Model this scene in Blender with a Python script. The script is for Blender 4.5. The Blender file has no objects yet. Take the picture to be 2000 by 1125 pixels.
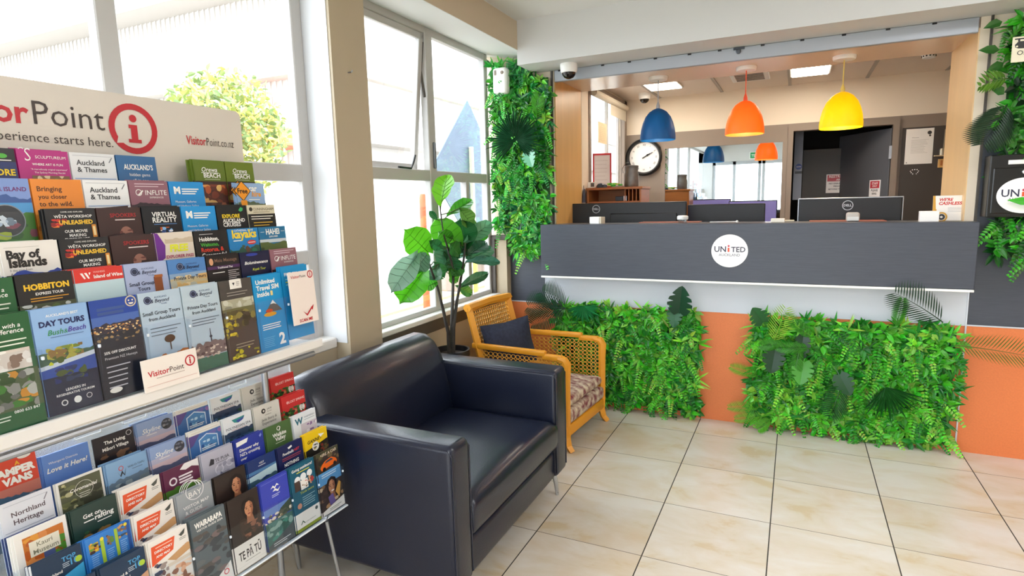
import bpy, bmesh, math, random
import numpy as np
from mathutils import Vector, Matrix
R_ = random.Random(7)
# ------------------------------------------------------------------ camera, world, exposure
SC = bpy.context.scene
COL = SC.collection
CAM = (0.94577, -3.50062, 1.39432)
FPX = 1152.92
RIGHT = Vector((0.902496, 0.429992, -0.024645)).normalized()
FWD = Vector((-0.428844, 0.891834, -0.143962)).normalized()
RIGHT = (RIGHT - FWD * RIGHT.dot(FWD)).normalized()
UP = RIGHT.cross(FWD)
cd = bpy.data.cameras.new('camera'); co = bpy.data.objects.new('camera', cd); COL.objects.link(co)
cd.sensor_width = 36; cd.lens = FPX / 2000 * 36; cd.clip_start = 0.02; cd.clip_end = 300
m = Matrix.Identity(4)
for i in range(3):
    m[i][0], m[i][1], m[i][2], m[i][3] = RIGHT[i], UP[i], -FWD[i], CAM[i]
co.matrix_world = m
SC.camera = co
SC.view_settings.view_transform = 'Standard'; SC.view_settings.look = 'None'
SC.view_settings.gamma = 1; SC.view_settings.use_curve_mapping = False
SC.view_settings.exposure = 0.1
w = bpy.data.worlds.new('sky'); SC.world = w; w.use_nodes = True
bg = w.node_tree.nodes['Background']; bg.inputs[0].default_value = (0.86, 0.93, 1.0, 1); bg.inputs[1].default_value = 9.0
sd = bpy.data.lights.new('sun', 'SUN'); so = bpy.data.objects.new('sun', sd); COL.objects.link(so)
sd.energy = 9; sd.angle = 0.02; sd.color = (1, .95, .88)
so.rotation_euler = Vector((-.25, .35, -1)).to_track_quat('-Z', 'Y').to_euler()
try:
    SC.cycles.use_denoising = True; SC.cycles.transparent_max_bounces = 40; SC.cycles.max_bounces = 10
    SC.cycles.diffuse_bounces = 5; SC.cycles.sample_clamp_indirect = 6; SC.cycles.caustics_reflective = False; SC.cycles.caustics_refractive = False
except Exception: pass

def at(u, v, ax, val):
    """pixel of the 2000x1125 frame -> point where its view ray meets the world plane axis=val"""
    d = FWD + RIGHT * ((u - 1000) / FPX) - UP * ((v - 562.5) / FPX)
    t = (val - CAM[ax]) / d[ax]
    return Vector(CAM) + d * t

# ------------------------------------------------------------------ colours and materials
def lin(h):
    h = h.lstrip('#')
    if len(h) == 3: h = ''.join(c * 2 for c in h)
    o = []
    for i in (0, 2, 4):
        c = int(h[i:i + 2], 16) / 255
        o.append(c / 12.92 if c <= .04045 else ((c + .055) / 1.055) ** 2.4)
    return (*o, 1.0)
MATS = {}
def mat(name, col='888888', rough=.5, metal=0, spec=.5, emit=0, noise=0, nscale=8, bump=0, bscale=60, attr=False, trans=0, coat=0, stretch=None, col2=None):
    if name in MATS: return MATS[name]
    mt = bpy.data.materials.new(name); mt.use_nodes = True; nt = mt.node_tree; N = nt.nodes; L = nt.links
    b = N['Principled BSDF']
    c = lin(col)
    b.inputs['Base Color'].default_value = c
    b.inputs['Roughness'].default_value = rough; b.inputs['Metallic'].default_value = metal
    b.inputs['Specular IOR Level'].default_value = spec; b.inputs['Coat Weight'].default_value = coat
    b.inputs['Coat Roughness'].default_value = .15
    if attr:
        a = N.new('ShaderNodeAttribute'); a.attribute_name = 'Col'; L.new(a.outputs['Color'], b.inputs['Base Color'])
    if noise or bump:
        tc = N.new('ShaderNodeTexCoord'); mp = N.new('ShaderNodeMapping'); L.new(tc.outputs['Object'], mp.inputs[0])
        if stretch: mp.inputs['Scale'].default_value = stretch
    if noise:
        n = N.new('ShaderNodeTexNoise'); n.inputs['Scale'].default_value = nscale; n.inputs['Detail'].default_value = 6
        L.new(mp.outputs[0], n.inputs['Vector'])
        cr = N.new('ShaderNodeValToRGB'); c2 = lin(col2) if col2 else tuple(x * (1 - noise) for x in c[:3]) + (1,)
        cr.color_ramp.elements[0].position = .35; cr.color_ramp.elements[1].position = .65
        cr.color_ramp.elements[0].color = c2; cr.color_ramp.elements[1].color = c
        L.new(n.outputs['Fac'], cr.inputs[0]); L.new(cr.outputs[0], b.inputs['Base Color'])
    if bump:
        n2 = N.new('ShaderNodeTexNoise'); n2.inputs['Scale'].default_value = bscale; n2.inputs['Detail'].default_value = 3
        L.new(mp.outputs[0], n2.inputs['Vector'])
        bp = N.new('ShaderNodeBump'); bp.inputs['Strength'].default_value = bump; bp.inputs['Distance'].default_value = .002
        L.new(n2.outputs['Fac'], bp.inputs['Height']); L.new(bp.outputs[0], b.inputs['Normal'])
    if emit:
        b.inputs['Emission Color'].default_value = c; b.inputs['Emission Strength'].default_value = emit
    if trans:
        tr = N.new('ShaderNodeBsdfTranslucent'); mx = N.new('ShaderNodeMixShader'); mx.inputs[0].default_value = trans
        if attr: L.new(a.outputs['Color'], tr.inputs[0])
        else: tr.inputs[0].default_value = c
        L.new(b.outputs[0], mx.inputs[1]); L.new(tr.outputs[0], mx.inputs[2]); L.new(mx.outputs[0], N['Material Output'].inputs[0])
    MATS[name] = mt
    return mt
def clear(name, tint='ffffff', gloss=.1, rough=.02, fres=False):
    if name in MATS: return MATS[name]
    mt = bpy.data.materials.new(name); mt.use_nodes = True; nt = mt.node_tree; N = nt.nodes; L = nt.links
    N.remove(N['Principled BSDF'])
    t = N.new('ShaderNodeBsdfTransparent'); t.inputs[0].default_value = lin(tint)
    g = N.new('ShaderNodeBsdfGlossy'); g.inputs['Roughness'].default_value = rough
    mx = N.new('ShaderNodeMixShader')
    lw = N.new('ShaderNodeLayerWeight'); lw.inputs[0].default_value = .25
    mm = N.new('ShaderNodeMath'); mm.operation = 'MULTIPLY_ADD'; mm.inputs[1].default_value = .35 if gloss > .025 else .12; mm.inputs[2].default_value = gloss
    L.new(lw.outputs['Fresnel'], mm.inputs[0]); L.new(mm.outputs[0], mx.inputs[0])
    L.new(t.outputs[0], mx.inputs[1]); L.new(g.outputs[0], mx.inputs[2]); L.new(mx.outputs[0], N['Material Output'].inputs[0])
    MATS[name] = mt
    return mt

def floor_material():
    mt = bpy.data.materials.new('stone tiles'); mt.use_nodes = True; nt = mt.node_tree; N = nt.nodes; L = nt.links
    b = N['Principled BSDF']; b.inputs['Roughness'].default_value = .32
    tc = N.new('ShaderNodeTexCoord'); sx = N.new('ShaderNodeSeparateXYZ'); L.new(tc.outputs['Object'], sx.inputs[0])
    def edge(out, wd):
        a = N.new('ShaderNodeMath'); a.operation = 'DIVIDE'; a.inputs[1].default_value = .45; L.new(out, a.inputs[0])
        r = N.new('ShaderNodeMath'); r.operation = 'ROUND'; L.new(a.outputs[0], r.inputs[0])
        s = N.new('ShaderNodeMath'); s.operation = 'SUBTRACT'; L.new(a.outputs[0], s.inputs[0]); L.new(r.outputs[0], s.inputs[1])
        q = N.new('ShaderNodeMath'); q.operation = 'ABSOLUTE'; L.new(s.outputs[0], q.inputs[0])
        l = N.new('ShaderNodeMath'); l.operation = 'LESS_THAN'; l.inputs[1].default_value = wd / .45 / 2; L.new(q.outputs[0], l.inputs[0])
        fl = N.new('ShaderNodeMath'); fl.operation = 'FLOOR'; L.new(a.outputs[0], fl.inputs[0])
        return l.outputs[0], fl.outputs[0]
    ex, ix = edge(sx.outputs['X'], .0048); ey, iy = edge(sx.outputs['Y'], .003)
    # per-tile offset of the marbling
    cb = N.new('ShaderNodeCombineXYZ'); L.new(ix, cb.inputs[0]); L.new(iy, cb.inputs[1])
    wn = N.new('ShaderNodeTexWhiteNoise'); L.new(cb.outputs[0], wn.inputs['Vector'])
    mp = N.new('ShaderNodeVectorMath'); mp.operation = 'MULTIPLY_ADD'; mp.inputs[1].default_value = (9, 9, 9)
    L.new(wn.outputs['Color'], mp.inputs[0]); L.new(tc.outputs['Object'], mp.inputs[2])
    st = N.new('ShaderNodeMapping'); st.inputs['Scale'].default_value = (1.0, 1.8, 1); L.new(mp.outputs[0], st.inputs[0])
    n1 = N.new('ShaderNodeTexNoise'); n1.inputs['Scale'].default_value = 3.2; n1.inputs['Detail'].default_value = 9; n1.inputs['Roughness'].default_value = .62
    n1.inputs['Distortion'].default_value = .5
    L.new(st.outputs[0], n1.inputs['Vector'])
    cr = N.new('ShaderNodeValToRGB'); e = cr.color_ramp.elements
    e[0].position = .36; e[0].color = lin('d0bd9c'); e[1].position = .50; e[1].color = lin('d9cfbf')
    x = e.new(.63); x.color = lin('ded8ce'); x = e.new(.43); x.color = lin('d6cbb7')
    L.new(n1.outputs['Fac'], cr.inputs[0])
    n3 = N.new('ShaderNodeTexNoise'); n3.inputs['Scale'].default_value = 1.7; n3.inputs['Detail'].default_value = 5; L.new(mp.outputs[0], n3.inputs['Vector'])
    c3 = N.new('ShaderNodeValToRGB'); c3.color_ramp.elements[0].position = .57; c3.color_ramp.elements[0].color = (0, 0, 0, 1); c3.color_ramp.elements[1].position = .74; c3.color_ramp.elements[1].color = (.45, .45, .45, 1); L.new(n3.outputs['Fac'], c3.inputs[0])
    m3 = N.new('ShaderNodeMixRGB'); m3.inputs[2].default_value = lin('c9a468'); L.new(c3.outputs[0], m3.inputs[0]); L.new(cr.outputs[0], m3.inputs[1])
    # tile-to-tile tone
    m1 = N.new('ShaderNodeMixRGB'); m1.blend_type = 'MULTIPLY'; m1.inputs[0].default_value = .10; L.new(m3.outputs[0], m1.inputs[1]); L.new(wn.outputs['Value'], m1.inputs[2])
    g1 = N.new('ShaderNodeMixRGB'); g1.inputs[2].default_value = lin('5d5346'); L.new(ey, g1.inputs[0]); L.new(m1.outputs[0], g1.inputs[1])
    g2 = N.new('ShaderNodeMixRGB'); g2.inputs[2].default_value = lin('38322a'); L.new(ex, g2.inputs[0]); L.new(g1.outputs[0], g2.inputs[1])
    L.new(g2.outputs[0], b.inputs['Base Color'])
    ad = N.new('ShaderNodeMath'); ad.operation = 'MAXIMUM'; L.new(ex, ad.inputs[0]); L.new(ey, ad.inputs[1])
    rr = N.new('ShaderNodeMath'); rr.operation = 'MULTIPLY_ADD'; rr.inputs[1].default_value = .5; rr.inputs[2].default_value = .3; L.new(ad.outputs[0], rr.inputs[0]); L.new(rr.outputs[0], b.inputs['Roughness'])
    return mt

# ------------------------------------------------------------------ mesh builder
class MB:
    def __init__(s): s.v = []; s.f = []; s.m = []; s.c = []; s.T = None
    def add(s, vs, fs, mi=0, col=None):
        o = len(s.v)
        if s.T is not None: vs = [s.T @ Vector(p) for p in vs]
        s.v += [tuple(p) for p in vs]
        for f in fs: s.f.append(tuple(i + o for i in f)); s.m.append(mi); s.c.append(col)
        return s
    def box(s, x0, x1, y0, y1, z0, z1, mi=0, col=None):
        v = [(x, y, z) for z in (z0, z1) for y in (y0, y1) for x in (x0, x1)]
        return s.add(v, [(0, 2, 3, 1), (4, 5, 7, 6), (0, 1, 5, 4), (2, 6, 7, 3), (0, 4, 6, 2), (1, 3, 7, 5)], mi, col)
    def rbox(s, x0, x1, y0, y1, z0, z1, r=.01, seg=2, mi=0, col=None):
        bm = bmesh.new(); bmesh.ops.create_cube(bm, size=1)
        for q in bm.verts: q.co = (x0 + (x1 - x0) * (q.co.x + .5), y0 + (y1 - y0) * (q.co.y + .5), z0 + (z1 - z0) * (q.co.z + .5))
        bmesh.ops.bevel(bm, geom=bm.edges[:], offset=r, segments=seg, profile=.5, affect='EDGES')
        bm.verts.index_update()
        s.add([tuple(q.co) for q in bm.verts], [tuple(q.index for q in f.verts) for f in bm.faces], mi, col); bm.free()
        return s
    def tube(s, pts, r, n=8, mi=0, col=None, caps=True):
        pts = [Vector(p) for p in pts]; rs = r if isinstance(r, (list, tuple)) else [r] * len(pts)
        vs = []; fs = []; up = None
        for i, p in enumerate(pts):
            d = (pts[min(i + 1, len(pts) - 1)] - pts[max(i - 1, 0)]).normalized()
            if up is None: up = Vector((0, 0, 1)) if abs(d.z) < .9 else Vector((1, 0, 0))
            a = d.cross(up).normalized(); b = d.cross(a); up = -b if b.dot(up) < 0 else b
            b = up - d * up.dot(d); b.normalize(); a = d.cross(b)
            for k in range(n):
                t = 2 * math.pi * k / n; vs.append(p + (a * math.cos(t) + b * math.sin(t)) * rs[i])
        for i in range(len(pts) - 1):
            for k in range(n):
                k2 = (k + 1) % n; fs.append((i * n + k, i * n + k2, (i + 1) * n + k2, (i + 1) * n + k))
        if caps: fs.append(tuple(range(n))); fs.append(tuple(range((len(pts) - 1) * n, len(pts) * n)))
        return s.add(vs, fs, mi, col)
    def lathe(s, prof, c=(0, 0, 0), n=24, axis='z', mi=0, col=None, sx=1, sy=1):
        vs = []; fs = []; c = Vector(c)
        for r, h in prof:
            for k in range(n):
                t = 2 * math.pi * k / n; a, b = r * math.cos(t) * sx, r * math.sin(t) * sy
                vs.append(c + Vector({'z': (a, b, h), 'y': (a, h, b), 'x': (h, a, b)}[axis]))
        for i in range(len(prof) - 1):
            for k in range(n):
                k2 = (k + 1) % n; fs.append((i * n + k, i * n + k2, (i + 1) * n + k2, (i + 1) * n + k))
        if prof[0][0] > 1e-4: fs.append(tuple(range(n)))
        if prof[-1][0] > 1e-4: fs.append(tuple(range((len(prof) - 1) * n, len(prof) * n)))
        return s.add(vs, fs, mi, col)
    def prism(s, prof, y0, y1, mi=0, col=None):
        """xz outline extruded along y"""
        n = len(prof)
        vs = [(x, y0, z) for x, z in prof] + [(x, y1, z) for x, z in prof]
        fs = [(i, (i + 1) % n, n + (i + 1) % n, n + i) for i in range(n)] + [tuple(range(n)), tuple(range(2 * n - 1, n - 1, -1))]
        return s.add(vs, fs, mi, col)
    def leaf(s, base, d, nrm, L, W, col, mi=0, fold=.18, bend=.15):
        d = Vector(d).normalized(); a = d.cross(Vector(nrm)); a.normalize(); n = a.cross(d)
        def P(x, y, z): return Vector(base) + a * (x * W) + d * (y * L) + n * (z * W - bend * L * y * y)
        vs = [P(0, 0, 0), P(-.42, .32, fold), P(0, .34, 0), P(.42, .32, fold), P(-.36, .66, fold), P(0, .68, 0), P(.36, .66, fold), P(0, 1, 0)]
        return s.add(vs, [(0, 3, 2), (0, 2, 1), (2, 3, 6, 5), (1, 2, 5, 4), (5, 6, 7), (4, 5, 7)], mi, col)
    def obj(s, name, mats, parent=None, smooth=None, **kw):
        me = bpy.data.meshes.new(name)
        vs = s.v
        if parent is not None:
            o_ = parent.get('_o', None) or (0, 0, 0)
            vs = [(x - o_[0], y - o_[1], z - o_[2]) for x, y, z in vs]
        me.from_pydata(vs, [], s.f)
        if not isinstance(mats, (list, tuple)): mats = [mats]
        for q in mats: me.materials.append(q)
        me.polygons.foreach_set('material_index', s.m)
        if any(c is not None for c in s.c):
            at_ = me.color_attributes.new('Col', 'FLOAT_COLOR', 'CORNER')
            cc = [c if c is not None else (.5, .5, .5, 1) for c in s.c]
            arr = np.repeat(np.array(cc, dtype=np.float32), [len(f) for f in s.f], axis=0)
            at_.data.foreach_set('color', arr.ravel())
        if smooth:
            me.polygons.foreach_set('use_smooth', [True] * len(me.polygons)); me.set_sharp_from_angle(angle=math.radians(smooth))
        me.update()
        bm = bmesh.new(); bm.from_mesh(me)
        if kw.pop('fix', True): bmesh.ops.recalc_face_normals(bm, faces=bm.faces[:])
        bm.to_mesh(me); bm.free()
        o = bpy.data.objects.new(name, me); COL.objects.link(o)
        if parent is not None: o.parent = parent
        tag(o, **kw)
        return o
def tag(o, label=None, cat=None, group=None, kind=None):
    if label: o['label'] = label
    if cat: o['category'] = cat
    if group: o['group'] = group
    if kind: o['kind'] = kind
    return o
def thing(name, label, cat, loc=(0, 0, 0), group=None):
    o = bpy.data.objects.new(name, None); COL.objects.link(o); o.location = loc; o.empty_display_size = .05
    ORIG[o.name] = tuple(loc); o['_o'] = tuple(loc)
    return tag(o, label, cat, group)
ORIG = {}
def part_origin(parent, o): o['_o'] = parent['_o']
def st(name, mb, mats, **kw):
    return mb.obj(name, mats, kind='structure', **kw)
def copy_tree(o, parent=None):
    c = o.copy(); COL.objects.link(c)
    if parent is not None: c.parent = parent
    for ch in list(o.children): copy_tree(ch, c)
    return c
# text outlines as flat polygons ------------------------------------------------
_TX = {}
def text(s, bold=0, shear=0):
    k = (s, bold, shear)
    if k in _TX: return _TX[k]
    cu = bpy.data.curves.new('t', 'FONT'); cu.body = s; cu.size = 1; cu.resolution_u = 2; cu.offset = bold; cu.shear = shear
    cu.fill_mode = 'FRONT'
    ob = bpy.data.objects.new('t', cu); me = ob.to_mesh()
    vs = [(q.co.x, q.co.y) for q in me.vertices]; fs = [tuple(p.vertices) for p in me.polygons]
    ob.to_mesh_clear(); bpy.data.objects.remove(ob); bpy.data.curves.remove(cu)
    if vs:
        xs = [q[0] for q in vs]; x0, x1 = min(xs), max(xs)
    else: x0, x1 = 0, 1
    _TX[k] = (vs, fs, x0, x1)
    return _TX[k]
def paper(): return mat('printed paper', rough=.38, attr=True)
def frame_mat(o, ex, ez):
    """matrix taking (x right, y up, z out of the page) to the world"""
    ex = Vector(ex).normalized(); ez = Vector(ez); ez = (ez - ex * ez.dot(ex)).normalized(); en = ex.cross(ez)
    M = Matrix.Identity(4)
    for i in range(3): M[i][0], M[i][1], M[i][2], M[i][3] = ex[i], ez[i], en[i], o[i]
    return M
def art(mb, items, W, H, mi=0, z0=.0004, sc=.001):
    """draw print items (mm from the top left of the page) into mb; page lies in local xy, centre bottom at origin"""
    X = lambda x: x * sc - W / 2
    Y = lambda y: H - y * sc
    for k, it in enumerate(items):
        z = z0 + k * .00010
        t = it[0]
        if t == 'r':
            _, x0, y0, x1, y1, c = it; mb.add([(X(x0), Y(y1), z), (X(x1), Y(y1), z), (X(x1), Y(y0), z), (X(x0), Y(y0), z)], [(0, 1, 2, 3)], mi, lin(c))
        elif t == 'c':
            _, x, y, r, c = it[:5]; ry = it[5] if len(it) > 5 else r
            mb.add([(X(x + r * math.cos(a * math.pi / 14)), Y(y + ry * math.sin(a * math.pi / 14)), z) for a in range(28)], [tuple(range(27, -1, -1))], mi, lin(c))
        elif t == 'o':
            _, x, y, r, th, c = it; n = 32
            vs = [(X(x + q * math.cos(a * 2 * math.pi / n)), Y(y + q * math.sin(a * 2 * math.pi / n)), z) for q in (r, r - th) for a in range(n)]
            mb.add(vs, [(a, n + a, n + (a + 1) % n, (a + 1) % n) for a in range(n)], mi, lin(c))
        elif t == 'p':
            _, ps, c = it; mb.add([(X(x), Y(y), z) for x, y in ps], [tuple(range(len(ps)))], mi, lin(c))
        elif t == 'm':
            _, x0, x1, y0, y1, yb, c, sd = it; q = random.Random(sd); n = 15; h = q.random()
            pts = []
            for a in range(n):
                h = min(1, max(0, h + q.uniform(-.35, .35))); pts.append((x0 + (x1 - x0) * a / (n - 1), y0 + (y1 - y0) * h))
            vs = [(X(x), Y(y), z) for x, y in pts] + [(X(x), Y(yb), z) for x, y in pts]
            mb.add(vs, [(a + n, a + n + 1, a + 1, a) for a in range(n - 1)], mi, lin(c))
        elif t == 'b':
            _, x0, y0, x1, y1, n, cs, sd, sz = it; q = random.Random(sd); cs = cs.split()
            for a in range(n):
                x, y = q.uniform(x0, x1), q.uniform(y0, y1); rx, ry = sz * q.uniform(.5, 1.3), sz * q.uniform(.35, .9); c = lin(q.choice(cs))
                mb.add([(X(min(x1, max(x0, x + rx * math.cos(b * .7854) * q.uniform(.7, 1.1)))), Y(min(y1, max(y0, y + ry * math.sin(b * .7854) * q.uniform(.7, 1.1)))), z + a * 4e-6) for b in range(8)], [tuple(range(7, -1, -1))], mi, c)
        elif t == 'l':
            _, x0, x1, y, n, dy, h, c = it; q = random.Random(n * 7 + int(y))
            for a in range(n):
                x2 = x1 - (x1 - x0) * q.uniform(0, .3) * (a > 0)
                mb.add([(X(x0), Y(y + a * dy + h), z), (X(x2), Y(y + a * dy + h), z), (X(x2), Y(y + a * dy), z), (X(x0), Y(y + a * dy), z)], [(0, 1, 2, 3)], mi, lin(c))
        elif t == 't':
            _, s, x0, x1, y, c = it[:6]; bold = it[6] if len(it) > 6 else .01; sh = it[7] if len(it) > 7 else 0; ys = it[8] if len(it) > 8 else 1
            vs, fs, a0, a1 = text(s, bold, sh); k2 = (x1 - x0) / max(a1 - a0, .01)
            mb.add([(X(x0 + (p[0] - a0) * k2), Y(y - p[1] * k2 * ys), z) for p in vs], fs, mi, lin(c))
# ================================================================== SETTING
WY = -.0088
SH = Matrix.Identity(4); SH[0][1] = WY               # the window wall runs a hair off square
def wmb(): b = MB(); b.T = SH; return b
M_tan = mat('tan paint', 'b9ab92', .6, noise=.04, nscale=3)
M_white = mat('white paint', 'd4d6d6', .6)
M_cream = mat('cream paint', 'e6d8c2', .6)
M_ceil = mat('ceiling paint', 'dddedd', .7)
M_alu = mat('white aluminium', 'b9b8b6', .45)
M_dark = mat('dark trim paint', '4c4640', .5)
M_grey = mat('grey paint', '8a7c6e', .5)
M_slate = mat('slate laminate', '454a55', .42, noise=.16, nscale=6, stretch=(2, 2, 40))
M_orange = mat('orange laminate', 'dd7c46', .5, noise=.07, nscale=120)
M_band = mat('pale laminate', 'c6ccd4', .4)
M_wood = mat('maple veneer', 'd9aa64', .4, noise=.10, nscale=2.2, stretch=(6, 6, .8))
M_glass = clear('window glass', 'ffffff', .03)
M_black = mat('black plastic', '111214', .35)
M_chrome = mat('chrome', 'c8ccd2', .15, 1)
M_steel = mat('brushed metal', 'a9adb3', .35, .9)
M_wht = mat('white plastic', 'efefec', .35)

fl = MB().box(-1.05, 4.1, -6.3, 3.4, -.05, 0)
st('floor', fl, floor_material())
ce = MB().box(-1.05, 4.1, -6.3, .3, 2.505, 2.56)
ceil_o = st('ceiling', ce, M_ceil)
M_fill = mat('fill panel', 'fbfbff', emit=15)
for lx, ly in ((1.9, -1.6), (1.9, -3.9), (.4, -4.6), (3.2, -1.0)):  # unseen glowing panels added on the lobby ceiling as fill light
    MB().rbox(lx - .3, lx + .3, ly - .3, ly + .3, 2.492, 2.506, .004, 1).obj('fill_panel', M_fill, ceil_o)
st('roof', MB().box(-1.3, 4.6, -6.6, 4, 2.75, 2.9), M_grey)
# window wall: low walls, pillar, bulkhead over the windows
b = wmb().box(-1.08, -.913, -6.3, -1.498, 0, .765); st('wall_left', b, M_tan)
b = wmb().box(-1.08, -.935, -1.27, .275, 0, .665); st('wall_left_low', b, M_tan)
b = wmb().rbox(-1.02, -.908, -6.3, -1.499, .765, .813, .006, 1); st('trim_1', b, mat('white gloss paint', 'e6e4e0', .3))
b = wmb().box(-1.0, -.928, -1.27, .215, .662, .728); st('trim_2', b, M_dark)
b = wmb().rbox(-1.02, -.925, -1.27, .215, .728, .757, .004, 1); st('trim_3', b, mat('white gloss paint'))
b = wmb().box(-1.08, -.836, -1.498, -1.27, 0, 2.42); st('pillar', b, M_tan)
b = wmb().box(-1.0, -.85, -1.5015, -1.498, .79, 2.4); st('trim_14', b, mat('reveal paint', 'dcdfe2', .6))
b = wmb().prism([(-1.09, 2.385), (-.995, 2.385), (-.662, 2.33), (-.662, 2.51), (-1.09, 2.51)], -6.3, .276); st('wall_left_bulkhead', b, M_white)
b = wmb().box(-.662, -.659, -6.3, 0, 2.331, 2.5); st('trim_15', b, mat('fascia paint', 'c2b29b', .6))
# left window (1): stile, mullion and two transoms; right window (2)
wf = wmb()
def bar(mb, y0, y1, z0, z1, x0=-1.03, x1=-.985): mb.rbox(x0, x1, y0, y1, z0, z1, .004, 1)
bar(wf, -1.56, -1.5, .81, 2.385); bar(wf, -2.35, -2.285, .81, 2.385); bar(wf, -3.3, -3.24, .81, 2.385); bar(wf, -4.4, -4.34, .81, 2.385); bar(wf, -6.3, -6.22, .81, 2.385)
for z0, z1 in ((.81, .85), (1.146, 1.208), (1.504, 1.576), (2.345, 2.388)): bar(wf, -6.3, -1.5, z0, z1, -1.028, -.988)
wo = st('window_1', wf, M_alu)
g = wmb().box(-1.008, -1.004, -6.25, -1.52, .83, 2.37); g.obj('pane', M_glass, wo)
wf = wmb()
bar(wf, -1.272, -1.25, .755, 2.385); bar(wf, -.55, -.475, .755, 2.385); bar(wf, -.13, -.09, .755, 1.54); bar(wf, .165, .215, .755, 2.385)
for z0, z1 in ((.755, .785), (1.528, 1.59), (2.345, 2.388)): bar(wf, -1.272, .215, z0, z1, -1.028, -.988)
wo = st('window_2', wf, M_alu)
wmb().box(-1.008, -1.004, -.5, .19, 1.56, 2.37).obj('pane', M_glass, wo)
wmb().box(-1.008, -1.004, -1.26, .19, .77, 1.55).obj('pane', M_glass, wo)
sash = MB(); ang = math.radians(6.0)
Ts = SH @ Matrix.Translation((-1.0, 0, 2.345)) @ Matrix.Rotation(ang, 4, 'Y')
sash.T = Ts
sash.rbox(-.02, .01, -1.262, -1.232, -.755, 0, .003, 1); sash.rbox(-.02, .01, -.592, -.556, -.755, 0, .003, 1)
sash.rbox(-.02, .01, -1.262, -.556, -.035, 0, .003, 1); sash.rbox(-.02, .01, -1.262, -.556, -.755, -.722, .003, 1)
so_ = sash.obj('sash', M_alu, wo)
g = MB(); g.T = Ts; g.box(-.007, -.003, -1.24, -.58, -.73, -.03); g.obj('pane', M_glass, so_)
wmb().tube([(-.985, -.86, 1.595), (-.98, -.75, 1.592), (-.975, -.73, 1.63), (-.97, -.72, 1.665)], .006, 6).obj('window_stay', M_black, wo)
wmb().rbox(-.986, -.97, -.515, -.498, 1.6, 1.75, .004, 1).obj('latch', mat('zinc', '7c8288', .4, .8), wo)
wmb().tube([(-1.0, -.553, 2.3), (-1.02, -.553, 2.15), (-1.0, -.556, 2.0)], .007, 6).obj('hinge_arm', M_dark, wo)
# back wall with the counter opening
b = MB().box(-1.08, -.525, .275, .82, 0, 2.5); st('wall_back', b, M_cream)
b = MB().box(1.732, 4.1, .275, .845, 0, 2.5); st('wall_back_right', b, M_cream)
b = MB().box(-.525, 1.732, .275, .35, 0, 1.2); st('wall_back_low', b, M_cream)
b = MB().box(-.662, 4.1, 0, .29, 2.24, 2.51); st('beam', b, M_white)
b = MB().box(-.525, 1.732, .29, .83, 2.19, 2.5); st('beam_header', b, mat('header laminate', 'e3cdb6', .22))
b = MB().box(-.53, -.518, .276, .80, 1.0, 2.19); st('trim_4', b, M_wood)
b = MB().box(1.726, 1.737, .276, .845, 1.0, 2.19); st('trim_5', b, mat('pale veneer', 'ecc994', .35, noise=.05, nscale=2, stretch=(6, 6, .8)))
b = MB().box(-.545, -.533, .262, .28, 1.15, 2.24).box(1.772, 1.782, .262, .28, 1.15, 2.24); st('trim_6', b, M_dark)
b = MB().box(-1.02, -.872, .205, .276, 0, 1.135); st('wall_back_stub', b, M_tan)
b = MB().rbox(-1.03, -.862, .19, .28, 1.135, 1.165, .004, 1); st('trim_7', b, M_dark)
b = MB().box(-1.02, -.955, .186, .206, .757, 1.14); st('trim_8', b, M_dark)
b = MB().box(-.872, 4.1, .266, .276, 0, .692); st('trim_9', b, M_orange)
b = MB().box(-.872, -.606, .266, .276, .699, 1.3).box(1.782, 4.1, .266, .276, .699, 1.75); st('trim_10', b, M_slate)
b = MB().box(-.602, 1.772, .264, .276, .699, .91); st('trim_11', b, M_band)
b = MB().box(-.872, 4.1, .262, .277, .692, .699).box(-.607, -.602, .262, .277, .699, .9).box(1.772, 1.779, .260, .277, 0, .9); st('trim_12', b, M_band)
# lobby walls behind and beside the camera
b = MB().box(4.0, 4.1, -6.3, .3, 0, 2.5); st('wall_right', b, M_cream)
b = MB().box(-1.05, -.75, -6.3, -6.2, 0, 2.5).box(1.6, 4.1, -6.3, -6.2, 0, 2.5).box(-1.05, 4.1, -6.3, -6.2, 2.15, 2.5); st('wall_front', b, M_white)
M_fr = mat('grey aluminium', 'b9c0c6', .4)
b = MB()
for x in (-.75, -.33, .18, .26, .78, 1.2, 1.56): b.box(x, x + .06, -6.28, -6.22, 0, 2.15)
b.box(-.75, 1.6, -6.28, -6.22, 2.08, 2.15).box(-.75, 1.6, -6.28, -6.22, 0, .2); st('door_1', b, M_fr)
MB().box(-.75, 1.6, -6.252, -6.248, .1, 2.1).obj('pane', M_glass, bpy.data.objects['door_1'])
# office behind the counter
b = MB().box(-.60, -.523, .82, 2.1, 0, 1.5).box(-.60, -.523, .82, .99, 1.5, 2.5).box(-.60, -.523, .82, 2.1, 2.27, 2.5); st('wall_office_left', b, M_cream)
b = MB()
for y0, y1, z0, z1 in ((.985, 1.03, 1.5, 2.29), (2.03, 2.1, 1.5, 2.29), (.985, 2.1, 2.235, 2.29), (.985, 2.1, 1.5, 1.52)): b.box(-.56, -.515, y0, y1, z0, z1)
wo = st('window_3', b, M_grey)
MB().box(-.555, -.535, 1.52, 1.56, 1.52, 2.24).box(-.555, -.535, 1.88, 1.92, 1.52, 2.24).obj('mullion', M_alu, wo)
MB().box(-.548, -.544, 1.03, 2.03, 1.52, 2.24).obj('pane', M_glass, wo)
b = MB().tube([(-.495, 1.03, 2.215), (-.495, 2.0, 2.215)], .028, 16).box(-.497, -.493, 1.5, 1.99, 2.10, 2.2); b.obj('roller_blind', mat('blind cloth', 'cfc6b4', .8), wo)
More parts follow.
